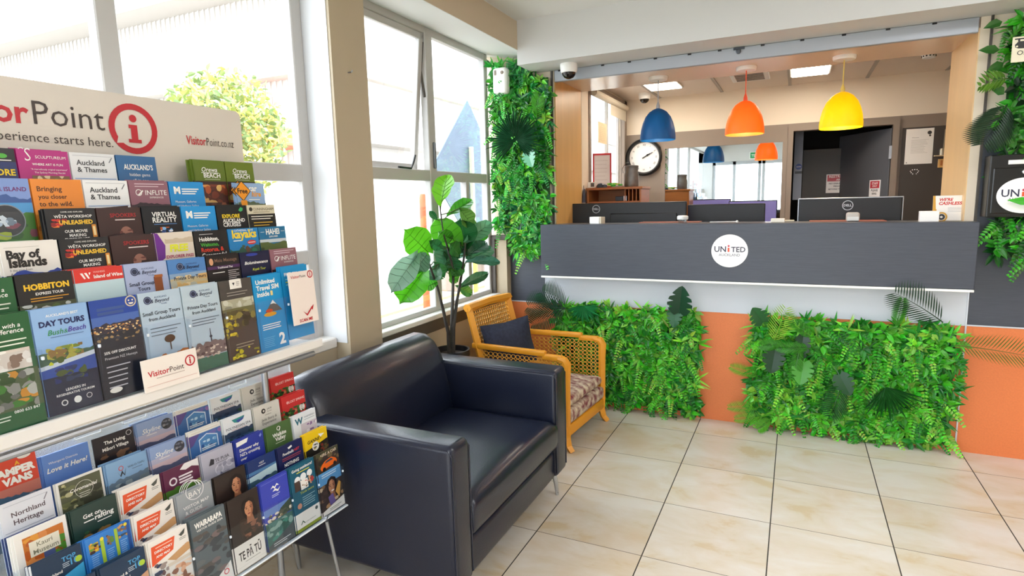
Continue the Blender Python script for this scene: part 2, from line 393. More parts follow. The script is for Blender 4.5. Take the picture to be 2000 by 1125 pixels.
b = MB().box(2.6, 2.7, .845, 2.1, 0, 2.5); st('wall_office_right', b, M_cream)
b = MB().box(-.60, .90, 2.1, 2.2, 0, 1.985).box(1.612, 2.7, 2.1, 2.2, 0, 1.985).box(.90, 1.612, 2.1, 2.2, 1.925, 1.985); st('wall_office_back', b, M_grey)
b = MB().box(-.60, 2.7, 2.105, 2.2, 1.985, 2.5); st('wall_office_back_high', b, M_cream)
b = MB().box(-.62, 2.7, .83, 2.2, 2.30, 2.34); oc = st('ceiling_office', b, mat('ceiling tile', 'e3d5c6', .6))
b = MB()
for x in (-.21, .325, .86, 1.412, 1.93): b.box(x - .012, x + .012, .83, 2.1, 2.294, 2.301)
b.obj('grid_strip', mat('grid metal', '9c948c', .4), oc)
# dark room past the open office door
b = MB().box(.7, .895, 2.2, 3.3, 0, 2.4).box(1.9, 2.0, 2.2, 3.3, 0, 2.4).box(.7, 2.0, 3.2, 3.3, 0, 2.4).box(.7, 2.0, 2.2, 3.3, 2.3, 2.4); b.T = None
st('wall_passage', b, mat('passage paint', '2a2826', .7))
b = MB()
for x0, x1, z0, z1 in ((.862, .902, 0, 1.922), (1.608, 1.65, 0, 1.922), (.862, 1.65, 1.922, 1.965)): b.box(x0, x1, 2.075, 2.099, z0, z1)
st('trim_13', b, M_grey)
dr = MB(); dr.T = Matrix.Translation((1.6, 2.12, 0)) @ Matrix.Rotation(math.radians(-58), 4, 'Z'); dr.rbox(-.62, 0, 0, .04, .01, 1.9, .004, 1)
d2 = st('door_2', dr, mat('door grey', '55565a', .45))
hb = MB(); hb.box(1.59, 1.612, 2.082, 2.1, 1.66, 1.76); hb.obj('hinge', M_steel, d2)
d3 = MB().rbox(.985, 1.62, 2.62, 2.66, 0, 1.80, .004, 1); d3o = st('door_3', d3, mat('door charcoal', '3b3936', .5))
MB().rbox(1.02, 1.055, 2.612, 2.622, 1.33, 1.365, .003, 1).obj('door_latch', M_steel, d3o)
# ================================================================== RECEPTION COUNTER
t = thing('reception_counter', 'long slate grey reception counter front hung under the office opening', 'counter', (.59, .2, 0))
MB().rbox(-.589, 1.772, .15, .263, .90, 1.24, .003, 1).obj('fascia', M_slate, t)
MB().rbox(-.515, 1.722, .263, .485, 1.205, 1.238, .003, 1).obj('counter_top', mat('counter top laminate', '5a5b60', .3), t)
MB().rbox(-.589, 1.772, .147, .263, .886, .899, .002, 1).obj('edge_strip', mat('white plastic'), t, label='white edge strip')
def roundlogo(c, rx, rz, parent=None, **kw):
    b = MB(); n = 48; b.T = frame_mat(c, (1, 0, 0), (0, 0, 1))
    vs = [(rx * math.cos(a * 2 * math.pi / n), rz * math.sin(a * 2 * math.pi / n), z) for z in (0, .002) for a in range(n)]
    b.add(vs, [(a, (a + 1) % n, n + (a + 1) % n, n + a) for a in range(n)] + [tuple(range(n, 2 * n))], 0, lin('f2f2f0'))
    k = rx / .1; Y = lambda f: 2000 * rz * f; b.T = b.T @ Matrix.Translation((0, -rz, .002))
    D = '2a2b45'
    art(b, [('t', 'UN', 17 * k, 81 * k, Y(.53), D, .015), ('r', 90 * k, Y(.40), 100 * k, Y(.53), 'e0552f'), ('c', 95 * k, Y(.35), 5.5 * k, 'c8324a'), ('t', 'TED', 109 * k, 186 * k, Y(.53), D, .015), ('t', 'AUCKLAND', 42 * k, 158 * k, Y(.66), '6a6d7a', .004)], rx * 2, 2 * rz)
    return b.obj('logo_disc', paper(), parent, **kw)
roundlogo((.605, .1495, 1.081), .101, .096, t, label='round white disc with dark lettering')

# ================================================================== LEATHER ARMCHAIR
M_lea = mat('black leather', '12182b', .31, spec=.5, bump=.25, bscale=180, coat=.12)
t = thing('leather_armchair', 'wide black leather armchair with square arms beside the brochure stand', 'armchair', (-.42, -1.49, 0))
def prof_arm(b, y0, y1):
    b.rbox(-.80, .0, y0, y1, .125, .632, .022, 4)
for y0, y1 in ((-2.0, -1.885), (-1.1, -.972)):
    b = MB(); prof_arm(b, y0, y1); b.obj('armrest', M_lea, t, smooth=40)
    b = MB()
    for yy in (y0 + .004, y1 - .004):
        b.tube([(-.79, yy, .618), (-.02, yy, .618), (-.004, yy, .60), (-.003, yy, .15)], .0035, 6)
    b.obj('piping', M_lea, t, smooth=60)
MB().rbox(-.78, -.012, -1.89, -1.095, .125, .255, .015, 3).obj('base_frame', M_lea, t, smooth=40)
def puff(x0, x1, y0, y1, z0, z1, crown, r, nx=16, ny=16):
    """cushion with rounded edges and a crowned top"""
    b = MB(); vs = []; fs = []
    def S(a): return max(0., 1 - abs(2 * a - 1) ** 6)
    for side in (1, 0):
        for j in range(ny + 1):
            for i in range(nx + 1):
                u, v = .5 - .5 * math.cos(math.pi * i / nx), .5 - .5 * math.cos(math.pi * j / ny)
                e = min(u * (x1 - x0), (1 - u) * (x1 - x0), v * (y1 - y0), (1 - v) * (y1 - y0))
                k = 1 if e >= r else math.sqrt(max(0, 1 - (1 - e / r) ** 2))
                zc = (z0 + z1) / 2; hh = (z1 - z0) / 2
                z = zc + (1 if side else -1) * (hh - r + r * k) + (crown * math.sin(math.pi * u) * math.sin(math.pi * v) if side else 0)
                vs.append((x0 + (x1 - x0) * u, y0 + (y1 - y0) * v, z))
    n = (nx + 1) * (ny + 1)
    for j in range(ny):
        for i in range(nx):
            a = j * (nx + 1) + i; fs.append((a, a + 1, a + nx + 2, a + nx + 1)); fs.append((n + a, n + a + nx + 1, n + a + nx + 2, n + a + 1))
    ring = [i for i in range(nx)] + [j * (nx + 1) + nx for j in range(ny)] + [ny * (nx + 1) + nx - i for i in range(nx)] + [(ny - j) * (nx + 1) for j in range(ny)]
    for q in range(len(ring)):
        a, c = ring[q], ring[(q + 1) % len(ring)]; fs.append((a, n + a, n + c, c))
    b.add(vs, fs); return b
puff(-.60, .006, -1.886, -1.099, .258, .408, .018, .045).obj('seat_cushion', M_lea, t, smooth=70)
prof = [(-.575, .30), (-.545, .40), (-.56, .50), (-.585, .60), (-.615, .68), (-.65, .735), (-.695, .765), (-.74, .768), (-.785, .745), (-.815, .69), (-.825, .60), (-.825, .2), (-.78, .13), (-.6, .13)]
b = MB(); n = len(prof); vs = []; fs = []; ys = [-1.955, -1.945, -1.93, -1.86, -1.4955, -1.13, -1.095, -1.08, -1.07]; ins = [.16, .07, .03, 0, -.006, 0, .03, .07, .16]
for y, s_ in zip(ys, ins):
    for x, z in prof: vs.append((x + (-.70 - x) * s_, y, z + (.45 - z) * s_))
for i in range(len(ys) - 1):
    for k in range(n): fs.append((i * n + k, i * n + (k + 1) % n, (i + 1) * n + (k + 1) % n, (i + 1) * n + k))
fs += [tuple(range(n)), tuple(range((len(ys) - 1) * n, len(ys) * n))]
b.add(vs, fs); b.obj('backrest', M_lea, t, smooth=60)
for x in (-.045, -.76):
    for y in (-1.955, -1.02):
        MB().tube([(x - .01, y, .13), (x + .005, y, .06), (x + .012, y, .0)], [.016, .011, .008], 10).obj('leg', M_chrome, t, smooth=50)

# ================================================================== CANE ARMCHAIR
M_mus = mat('mustard painted wood', 'e39a28', .38, noise=.05, nscale=6)
M_cane = mat('mustard cane', 'dda03e', .5)
CT = Matrix.Translation((-.125, -.27, 0)) @ Matrix.Rotation(math.radians(-4.5), 4, 'Z')
def warp(p):                                   # the chair narrows towards its back
    x, y, z = p; t_ = min(1, max(0, -x / .5)); return Vector((x * (1 + .13 * t_), y * (1 - .14 * t_) - .035 * t_, z if z < .3 else .3 + (z - .3) * .95))
class CMB(MB):
    def add(s, vs, fs, mi=0, col=None): return MB.add(s, [CT @ warp(p) for p in vs], fs, mi, col)
cmb = CMB
t = thing('cane_armchair', 'mustard yellow wooden armchair with woven cane sides and floral seat', 'armchair', tuple(CT @ Vector((-.27, 0, 0))))
def cane(b, O, ex, ez, w_, h_, cell=.0255, th=.004):
    O, ex, ez = Vector(O), Vector(ex).normalized(), Vector(ez).normalized(); en = ex.cross(ez)
    nx, nz = max(1, round(w_ / cell)), max(1, round(h_ / cell)); cx, cz = w_ / nx, h_ / nz
    for i in range(nx):
        for j in range(nz):
            vs = []
            for k in range(8):
                a = math.pi * (k + .5) / 4; sq = max(abs(math.cos(a)), abs(math.sin(a)))
                for rr in (.5 / sq, .40):
                    for s_ in (0, 1):
                        vs.append(O + ex * ((i + .5 + rr * math.cos(a)) * cx) + ez * ((j + .5 + rr * math.sin(a)) * cz) + en * (th * s_))
            fs = []
            for k in range(8):
                p, q = k * 4, ((k + 1) % 8) * 4
                fs += [(p, q, q + 2, p + 2), (p + 1, p + 3, q + 3, q + 1), (p + 2, q + 2, q + 3, p + 3)]
            b.add(vs, fs)
for s_ in (-1, 1):
    cmb().tube([(-.018, s_ * .262, .16), (-.02, s_ * .262, .08), (-.006, s_ * .266, .03), (.018, s_ * .272, 0)], [.027, .025, .021, .02], 4).obj('leg', M_mus, t)
    cmb().tube([(-.47, s_ * .25, .16), (-.49, s_ * .25, .08), (-.52, s_ * .252, 0)], [.025, .022, .018], 4).obj('leg', M_mus, t)
    b = cmb(); y0, y1 = sorted((s_ * .248, s_ * .284))
    b.rbox(-.56, -.135, y0, y1, .545, .58, .009, 2); b.rbox(-.155, -.035, y0 + .002, y1 - .002, .527, .563, .009, 2)
    b.tube([(-.06, s_ * .266, .543), (-.026, s_ * .266, .536), (-.012, s_ * .266, .51), (-.014, s_ * .266, .42), (-.016, s_ * .266, .15)], [.02, .024, .025, .022, .022], 8)
    ar = b.obj('armrest', M_mus, t, smooth=40)
    b = cmb(); cane(b, (-.515, s_ * .266 - .002, .15), (1, 0, 0), (0, 0, 1), .487, .385); b.obj('cane_panel', M_cane, t)
b = cmb(); b.rbox(-.035, 0, -.275, .275, .085, .152, .008, 2); b.rbox(-.5, -.03, -.275, -.25, .09, .15, .006, 1); b.rbox(-.5, -.03, .25, .275, .09, .15, .006, 1); b.rbox(-.5, -.47, -.27, .27, .09, .15, .006, 1)
b.obj('seat_frame', M_mus, t, smooth=40)
b = cmb()
for s_ in (-1, 1): b.tube([(-.465, s_ * .258, .12), (-.505, s_ * .262, .45), (-.578, s_ * .266, .80)], [.024, .024, .022], 4)
b.tube([(-.578, -.285, .80), (-.588, 0, .806), (-.578, .285, .80)], .026, 6); b.tube([(-.468, -.25, .2), (-.468, .25, .2)], .018, 4)
b.obj('back_frame', M_mus, t, smooth=40)
b = cmb(); cane(b, (-.478, -.245, .22), (0, 1, 0), (-.10, 0, .56), .49, .565); b.obj('cane_panel', M_cane, t, label='woven cane back panel')
M_flor = mat('floral tapestry', 'd9cbb4', .85, noise=1, nscale=26, col2='7a3540', bump=.3, bscale=200)
b = puff(-.47, .004, -.243, .243, .152, .236, .004, .022); b.T = None
def xf(b, T, wp=False): b.v = [tuple(T @ (warp(p) if wp else Vector(p))) for p in b.v]; return b
xf(b, CT, True).obj('seat_cushion', M_flor, t, smooth=60)
xf(puff(-.49, -.008, -.243, .243, .238, .305, .02, .03), CT, True).obj('seat_cushion', M_flor, t, smooth=60)
# denim cushion leaning on the back
b = puff(-.155, .155, -.13, .13, -.045, .045, .03, .045)
def pinch(v):
    x, y, z = v; k = max(abs(x) / .155, abs(y) / .13); q = (1 - k ** 3) * .9 + .08; cr = (abs(x) / .155) * (abs(y) / .13)
    return (x * (1 + .06 * cr), y * (1 + .10 * cr), z * q)
b.v = [pinch(v) for v in b.v]
PT = frame_mat((-.605, -.335, .54), (.62, .78, .10), (-.24, .10, 1))
xf(b, PT); tag(b.obj('throw_cushion', mat('denim', '2a3046', .85, noise=.35, nscale=60, bump=.3, bscale=300), smooth=60), 'small dark blue denim cushion leaning on the cane chair back', 'cushion')

# ================================================================== PENDANT LAMPS
def pendant(x, y, col, label, trn, power, lc):
    zb = 1.782
    t = thing('pendant_lamp', label, 'pendant lamp', (x, y, 2.19), group='bell pendant lamps over the counter')
    pr = [(.116, 0), (.1155, .03), (.110, .07), (.100, .11), (.083, .15), (.058, .182), (.03, .20), (.012, .206)]
    b = MB(); b.lathe(pr + [(.010, .203)] + [(r - .003, h - .002) for r, h in reversed(pr[:-1])], (x, y, zb), 40)
    b.f = [f for f in b.f if len(f) == 4]; b.m = b.m[:len(b.f)]; b.c = b.c[:len(b.f)]
    sh = b.obj('lamp_shade', mat('shade ' + col, col, .45, trans=trn), t, smooth=60)
    MB().lathe([(.1165, -.002), (.1175, .004), (.1165, .009)], (x, y, zb), 40).obj('rim', mat('shade ' + col), sh, smooth=60)
    MB().lathe([(0, .07), (.02, .075), (.03, .10), (.02, .13), (.012, .19), (0, .19)], (x, y, zb), 16).obj('bulb', mat('bulb', 'fff4dc', emit=6), t, smooth=60)
    MB().tube([(x, y, zb + .2), (x, y, 2.175)], .0035, 6).lathe([(.014, .2), (.012, .225), (.004, .25)], (x, y, zb), 12).obj('cord', mat('cord ' + col, lc, .5), t)
    MB().lathe([(.058, -.022), (.062, -.012), (.062, 0)], (x, y, 2.19), 28).obj('canopy', M_wht, t, smooth=50)
    l = bpy.data.lights.new('bulb_light', 'POINT'); l.energy = power; l.shadow_soft_size = .03; l.color = (1, .9, .75)
    lo = bpy.data.objects.new('bulb_light', l); COL.objects.link(lo); lo.parent = t; lo.location = (0, 0, zb + .05 - 2.19)
pendant(.088, .6, '0b68a4', 'blue bell pendant lamp, leftmost of three over the counter', .35, 1.2, '9aa0a8')
pendant(.632, .6, 'fb9636', 'orange bell pendant lamp, middle of three over the counter', .5, 2.6, 'e8552a')
pendant(1.166, .6, 'f5d80a', 'yellow bell pendant lamp, rightmost of three over the counter', .5, 2.6, 'd8c060')

# ================================================================== LEAFY WALL PANELS
M_leaf = mat('artificial leaves', rough=.3, attr=True, trans=.22)
BRIGHT = [lin(c) for c in ('3fa821', '2f951f', '56bb2c', '1f7a22', '74c93c', '4db028', '27862a', '8fd44a')]
COOL = [lin(c) for c in ('2fa23a', '1f8a3c', '49b84a', '1a7038', '62c45a', '3aa650', '7fd06a')]
SHADED = [lin(c) for c in ('1f5c22', '2a6e24', '174a1e', '3a7f2a', '4d9430', '103a18')]  # darker greens: the right panel's shade put into its leaf colours
def rv(q, lo, hi): return q.uniform(lo, hi)
def foliage(b, x0, x1, z0, z1, y, n, pal, sd, depth=.055, scale=1.0):
    q = random.Random(sd)
    for k in range(n):
        P = Vector((rv(q, x0, x1), y - rv(q, .004, depth), rv(q, z0, z1))); ty = q.random(); c = q.choice(pal)
        tone = lambda: tuple(min(1, v * q.uniform(.6, 1.35)) for v in c[:3]) + (1,)
        if ty < .54:
            for a in range(q.randint(5, 8)):
                th = rv(q, 0, 6.283); d = Vector((math.cos(th), -rv(q, .15, .9), math.sin(th) - .25))
                b.leaf(P + d * .008, d, (rv(q, -.4, .4), -1, rv(q, .1, .8)), scale * rv(q, .040, .068), scale * rv(q, .022, .037), tone(), bend=rv(q, .1, .4))
        elif ty < .78:
            d = Vector((rv(q, -.7, .7), -rv(q, .2, .6), -rv(q, .3, 1.0))).normalized(); L_ = scale * rv(q, .10, .17); sd_ = d.cross(Vector((0, -1, .3))).normalized()
            for a in range(11):
                u = a / 11; pos = P + d * (L_ * u) + Vector((0, 0, -.04 * u * u))
                for s_ in (-1, 1):
                    b.leaf(pos, sd_ * s_ + d * .5, (0, -1, .4), scale * .034 * (1 - u * .75), scale * .014, tone(), bend=.2)
        else:
            for a in range(q.randint(6, 9)):
                th = rv(q, 0, 6.283); d = Vector((math.cos(th), -rv(q, .25, .7), math.sin(th)))
                b.leaf(P, d, (0, -1, rv(q, .2, .9)), scale * rv(q, .055, .095), scale * rv(q, .013, .02), tone(), bend=rv(q, .2, .5))
def fan_palm(P, R, col, a0=-.3, a1=3.5, n=34, tip=-.03):
    b = MB(); P = Vector(P)
    for k in range(n):
        th = a0 + (a1 - a0) * k / (n - 1); d = Vector((math.cos(th), -.22, math.sin(th)))
        c = tuple(v * (.8 + .4 * ((k * 7) % 5) / 5) for v in col[:3]) + (1,)
        b.leaf(P, d, (0, -1, .05), R * (.86 + .14 * math.sin(k * 2.3)), .017, c, fold=.5, bend=.12)
    return b
def frond(P, d, L_, pl, col, n=18, nrm=(0, -1, .2), droop=.25, pw=.010, taper=.65):
    b = MB(); P, d = Vector(P), Vector(d).normalized(); sd_ = d.cross(Vector(nrm)).normalized(); pts = []
    for a in range(n):
        u = (a + 1) / n; pos = P + d * (L_ * u) + Vector((0, -.02 * math.sin(u * 3), -droop * L_ * u * u)); pts.append(pos)
        for s_ in (-1, 1):
            c = tuple(v * (.85 + .3 * ((a * 5 + s_) % 4) / 4) for v in col[:3]) + (1,)
            b.leaf(pos, sd_ * s_ + d * .75, nrm, pl * math.sin(math.pi * (.12 + .8 * u)) ** taper, pw, c, fold=.3, bend=.15)
    b.tube([P] + pts, [.003] + [.0025 * (1 - i / len(pts)) + .0006 for i in range(len(pts))], 5, 0, tuple(v * .8 for v in col[:3]) + (1,))
    return b
def monstera(P, d, L_, W, col, nrm=(0, -1, .15), notch=5):
    b = MB(); P, d = Vector(P), Vector(d).normalized(); a = d.cross(Vector(nrm)).normalized(); n_ = a.cross(d)
    rim = []
    for s_ in (-1, 1):
        pts = []
        for k in range(notch * 4 + 1):
            u = k / (notch * 4); wd = math.sin(math.pi * min(1, u * .93 + .07)) ** .7 * (1 - .25 * u)
            if k % 4 == 2 and .15 < u < .9: wd *= .55
            pts.append((s_ * wd * W / 2, u * L_ - .12 * L_ * (1 - u) * (wd > .3)))
        rim.append(pts)
    for s_i, pts in enumerate(rim):
        vs = [P + a * x + d * y + n_ * (abs(x) * .22 - .12 * y * y / L_) for x, y in pts]; m_ = [P + d * max(0, y) + n_ * (-.12 * max(0, y) ** 2 / L_) for x, y in pts]
        k = len(pts); b.add(vs + m_, [(i, i + 1, k + i + 1, k + i) for i in range(k - 1)], 0, tuple(v * (1 + .15 * s_i) for v in col[:3]) + (1,))
    b.tube([P - d * .05 + n_ * -.02, P, P + d * L_ * .9 + n_ * (-.1 * L_)], [.003, .0025, .001], 5, 0, tuple(min(1, v * 1.6) for v in col[:3]) + (1,))
    return b
M_back = mat('plant mesh backing', '1d4a1c', .8)
def panel(label, x0, x1, z0, z1, n, pal, sd, y=.262, grow=.02, scale=1.0, extra=None):
    t = thing('foliage_panel', label, 'plant wall', ((x0 + x1) / 2, y, z0), group='leafy wall panels around the counter')
    MB().box(x0 + .025, x1 - .025, y - .012, y, z0 + .03, z1 - .03).obj('backing_mat', M_back, t)
    b = MB(); foliage(b, x0 + grow, x1 - grow, z0 + grow + .02, z1 - grow, y - .008, n, pal, sd, scale=scale)
    if extra: extra(b)
    b.obj('foliage', M_leaf, t, fix=False, kind='stuff')
    return t
def leafpart(b, name, t, label=None): return b.obj(name, M_leaf, t, fix=False, label=label)
t = panel('tall leafy green panel between the window and the office opening', -.96, -.535, 1.16, 2.23, 460, COOL[1:5] + BRIGHT, 3, extra=lambda b: (foliage(b, -.95, -.69, 2.2, 2.31, .25, 45, COOL, 4), foliage(b, -.83, -.57, 1.05, 1.2, .25, 60, COOL + BRIGHT, 6)))
leafpart(fan_palm((-.745, .14, 1.80), .235, lin('1a4a2c'), -.9, 4.0, 46), 'fan_palm_leaf', t, 'dark green fan palm leaf')
leafpart(frond((-.62, .2, 1.93), (.2, -.3, .6), .2, .07, lin('4a9c28'), 14), 'fern_frond', t)
leafpart(monstera((-.66, .13, 1.72), (.35, -.4, -.75), .12, .11, lin('6fae8c')), 'split_leaf', t, 'pale grey green leaf')
t = panel('leafy green panel under the counter, beside the cane armchair', -.52, .455, .005, .715, 640, BRIGHT, 5, y=.266)
for dx, dz, L_ in ((-1, .15, .25), (-.9, -.35, .24), (-.6, .55, .2)): leafpart(frond((-.42, .165, .68), (dx, -.25, dz), L_, .14, lin('1f4a33'), 18, droop=.1, pw=.009), 'palm_frond', t, 'dark palm frond')
leafpart(fan_palm((-.30, .19, .70), .135, lin('2a8a4c'), -2.9, .1, 22), 'fan_palm_leaf', t)
leafpart(monstera((.325, .15, .70), (.1, -.25, .9), .17, .17, lin('17402a')), 'split_leaf', t, 'dark upright split leaf')
leafpart(monstera((.30, .17, .72), (-.05, -.3, -.9), .12, .11, lin('245c38')), 'split_leaf', t)
t = panel('leafy green panel under the counter, below the yellow lamp', .73, 1.762, .005, .70, 700, BRIGHT, 8, y=.264)
G = lin
leafpart(frond((1.66, .18, .72), (-.75, -.2, .62), .30, .13, lin('24432c'), 18, droop=.12, pw=.0075), 'palm_frond', t, 'dark palm frond above the panel')
leafpart(frond((1.72, .19, .60), (1, -.2, .05), .34, .10, lin('6a7a34'), 24, droop=.12, pw=.006), 'palm_frond', t, 'olive palm frond pointing right')
leafpart(frond((.86, .135, .56), (.25, -.1, .9), .21, .09, lin('9cc244'), 15, droop=.0, pw=.006), 'palm_frond', t, 'yellow green upright frond')
leafpart(monstera((.80, .15, .67), (-.35, -.3, .55), .11, .13, lin('1d5a2c')), 'split_leaf', t)
for P, d, L_ in (((1.05, .14, .60), (-.55, -.1, .6), .20), ((.92, .14, .55), (-.85, -.1, .0), .13), ((1.05, .13, .54), (-.8, -.1, .05), .17), ((1.0, .13, .55), (-.15, -.1, -.8), .17), ((1.45, .15, .69), (.1, -.1, .9), .17)):
    leafpart(frond(P, d, L_, .05, lin('3f8f26'), 22, pw=.0065, droop=.1), 'fern_frond', t)
leafpart(monstera((.87, .125, .52), (-.1, -.3, -.8), .14, .14, lin('1d4026')), 'split_leaf', t); leafpart(monstera((1.02, .12, .46), (-.1, -.35, -.8), .13, .13, lin('4f9a3e')), 'split_leaf', t)
leafpart(monstera((1.01, .14, .60), (-.05, -.2, -.9), .14, .10, lin('1a3c24')), 'split_leaf', t); leafpart(monstera((1.20, .13, .40), (.4, -.3, -.7), .12, .12, lin('1c4a28')), 'split_leaf', t)
for P, d, L_ in (((.78, .2, .33), (-.9, -.25, .45), .17), ((.80, .2, .14), (-1, -.3, .10), .18), ((.82, .19, .09), (-1, -.35, .0), .16), ((.86, .18, .11), (-.1, -.55, .25), .15), ((.86, .18, .08), (-.5, -.7, -.2), .11)):
    leafpart(frond(P, d, L_, .05, lin('5fae2e'), 18, pw=.0065, droop=.12), 'fern_frond', t)
leafpart(fan_palm((1.42, .125, .36), .2, lin('1f5c22'), -2.2, -.2, 16), 'fan_palm_leaf', t)
leafpart(frond((1.22, .15, .36), (-.3, -.3, -.8), .16, .10, lin('245c2a'), 16), 'palm_frond', t)
t = panel('leafy green panel to the right of the opening, around the black letter box', 1.83, 2.35, 1.03, 2.225, 540, SHADED + BRIGHT[:3], 11, y=.262, scale=1.15)
leafpart(frond((1.84, .17, 1.80), (-.45, -.25, -.85), .20, .13, lin('27402a'), 18, droop=.05, pw=.012), 'palm_frond', t, 'dark drooping palm frond')
leafpart(frond((1.84, .18, 1.92), (-.9, -.3, .0), .12, .07, lin('5d8c2a'), 7, pw=.016), 'leaf_sprig', t)
for P, d in (((1.80, .2, 2.06), (-.95, -.2, .1)), ((1.82, .2, 2.0), (-.7, -.3, -.4)), ((1.80, .2, 2.19), (-.6, -.3, -.2)), ((1.81, .2, 1.95), (-.3, -.2, -.9)), ((1.83, .19, 1.85), (-.5, -.3, .35))):
    b = MB(); b.leaf(P, d, (0, -1, .1), .085, .05, lin('2f6a26')); leafpart(b, 'leaf', t)
b = MB(); b.leaf((1.86, .118, 1.345), (1, -.02, -.1), (0, -1, .2), .17, .045, lin('3fae26'), bend=.02, fold=.05); leafpart(b, 'leaf', t, 'bright leaf lying across the letter box')
# ================================================================== FIDDLE LEAF FIG
t = thing('fiddle_leaf_fig', 'potted fiddle leaf fig with broad glossy leaves in front of the window', 'potted plant', (-.80, -.69, 0))
MB().lathe([(.07, 0), (.085, .02), (.10, .50), (.108, .545), (.106, .572), (.096, .572), (.092, .54), (.0, .54)], (-.80, -.69, 0), 32).obj('pot', mat('black pot', '17171a', .3), t, smooth=40)
MB().lathe([(0, .552), (.05, .552), (.09, .541)], (-.80, -.69, 0), 20).obj('soil', mat('soil', '2b221b', .95, bump=.6, bscale=90), t, smooth=50)
CX = lambda x, y: (700 + x / 2.25, 320 + y / 2.25)
M_fig = mat('fig leaf', rough=.32, attr=True, trans=.3); M_bark = mat('fig stem', '3a3530', .7, noise=.35, nscale=40)
def figpt(x, y, X=-.78): u, v = CX(x, y); return at(u, v, 0, X)
FIGSTEM = []
for i_, pts in enumerate((((398, 800), (395, 740), (372, 640), (348, 545), (305, 425), (262, 385)), ((408, 800), (411, 700), (415, 560), (418, 470), (395, 380), (372, 300), (358, 185)), ((415, 800), (418, 720), (432, 610), (455, 480), (465, 400), (470, 350)))):
    P = [figpt(x, y, -.80 + .02 * i_ * (k / 5) + .008 * i_ - .02 * k / 5) for k, (x, y) in enumerate(pts)]
    P[0].z = .545; FIGSTEM += [P[k].lerp(P[k + 1], f_ / 6) for k in range(1, len(P) - 1) for f_ in range(7)]
    MB().tube(P, [.012, .011, .009, .007, .006, .004, .003][:len(P)], 8).obj('stem', M_bark, t, smooth=50)
def figleaf(base, tip, wpx, col, dx=0, roll=0, sd=0):
    q = random.Random(sd); A = figpt(*base, -.80 + dx * .4); B = figpt(*tip, -.80 + dx); d = B - A; L_ = d.length; d.normalize()
    v = (Vector(CAM) - A).normalized(); v = Matrix.Rotation(roll, 3, d) @ v; a = d.cross(v).normalized(); n_ = a.cross(d)
    W_ = 1.12 * wpx / 2.25 / FPX * (A - Vector(CAM)).dot(FWD)
    b = MB(); nx, ny = 6, 9; vs = []; cs = []
    for j in range(ny + 1):
        u = j / ny; hw = W_ / 2 * (math.sin(math.pi * min(1, (u * .9 + .06)) ** 1.35) ** .75) * (1 if u < 1 else .25)
        for i in range(nx + 1):
            s_ = i / nx * 2 - 1
            z = W_ * (.16 * abs(s_) - .0) - L_ * .10 * (u - .3) ** 2 + W_ * .06 * math.sin(u * 17 + sd) * s_ * s_
            vs.append(A + a * (s_ * hw) + d * (u * L_) + n_ * z)
    fs = [(j * (nx + 1) + i, j * (nx + 1) + i + 1, (j + 1) * (nx + 1) + i + 1, (j + 1) * (nx + 1) + i) for j in range(ny) for i in range(nx)]
    b.add(vs, fs, 0, col)
    lc = (tuple(c * .55 for c in col[:3]) if col[1] > .25 else tuple(min(1, c * 1.6 + .05) for c in col[:3])) + (1,)  # bright leaves get darker veins, their backlit look put into the colour
    def on(u, s_):
        hw = W_ / 2 * (math.sin(math.pi * min(1, (u * .9 + .06)) ** 1.35) ** .75)
        return A + a * (s_ * hw) + d * (u * L_) + n_ * (W_ * .16 * abs(s_) - L_ * .10 * (u - .3) ** 2 + W_ * .06 * math.sin(u * 17 + sd) * s_ * s_ + .0012)
    b.tube([on(u / 6, 0) for u in range(7)], [.0024 - .0003 * u for u in range(7)], 4, 0, lc)
    for k in range(1, 6):
        for s_ in (-1, 1): b.tube([on(k / 6.5, 0), on(k / 6.5 + .07, s_ * .45), on(min(.97, k / 6.5 + .13), s_ * .9)], .0012, 3, 0, lc)
    sp = min(FIGSTEM, key=lambda p: (p - A).length + max(0, p.z - A.z) * .8); b.tube([sp, (sp + A) / 2 + Vector((0, 0, -.006)), A], [.003, .0028, .0022], 6, 0, lin('5a6a34'))
    b.obj('leaf', M_fig, t, smooth=60, fix=False)
GB, GM, GD, GL = lin('6cb81e'), lin('3f9a24'), lin('1f5f30'), lin('5f9a72')
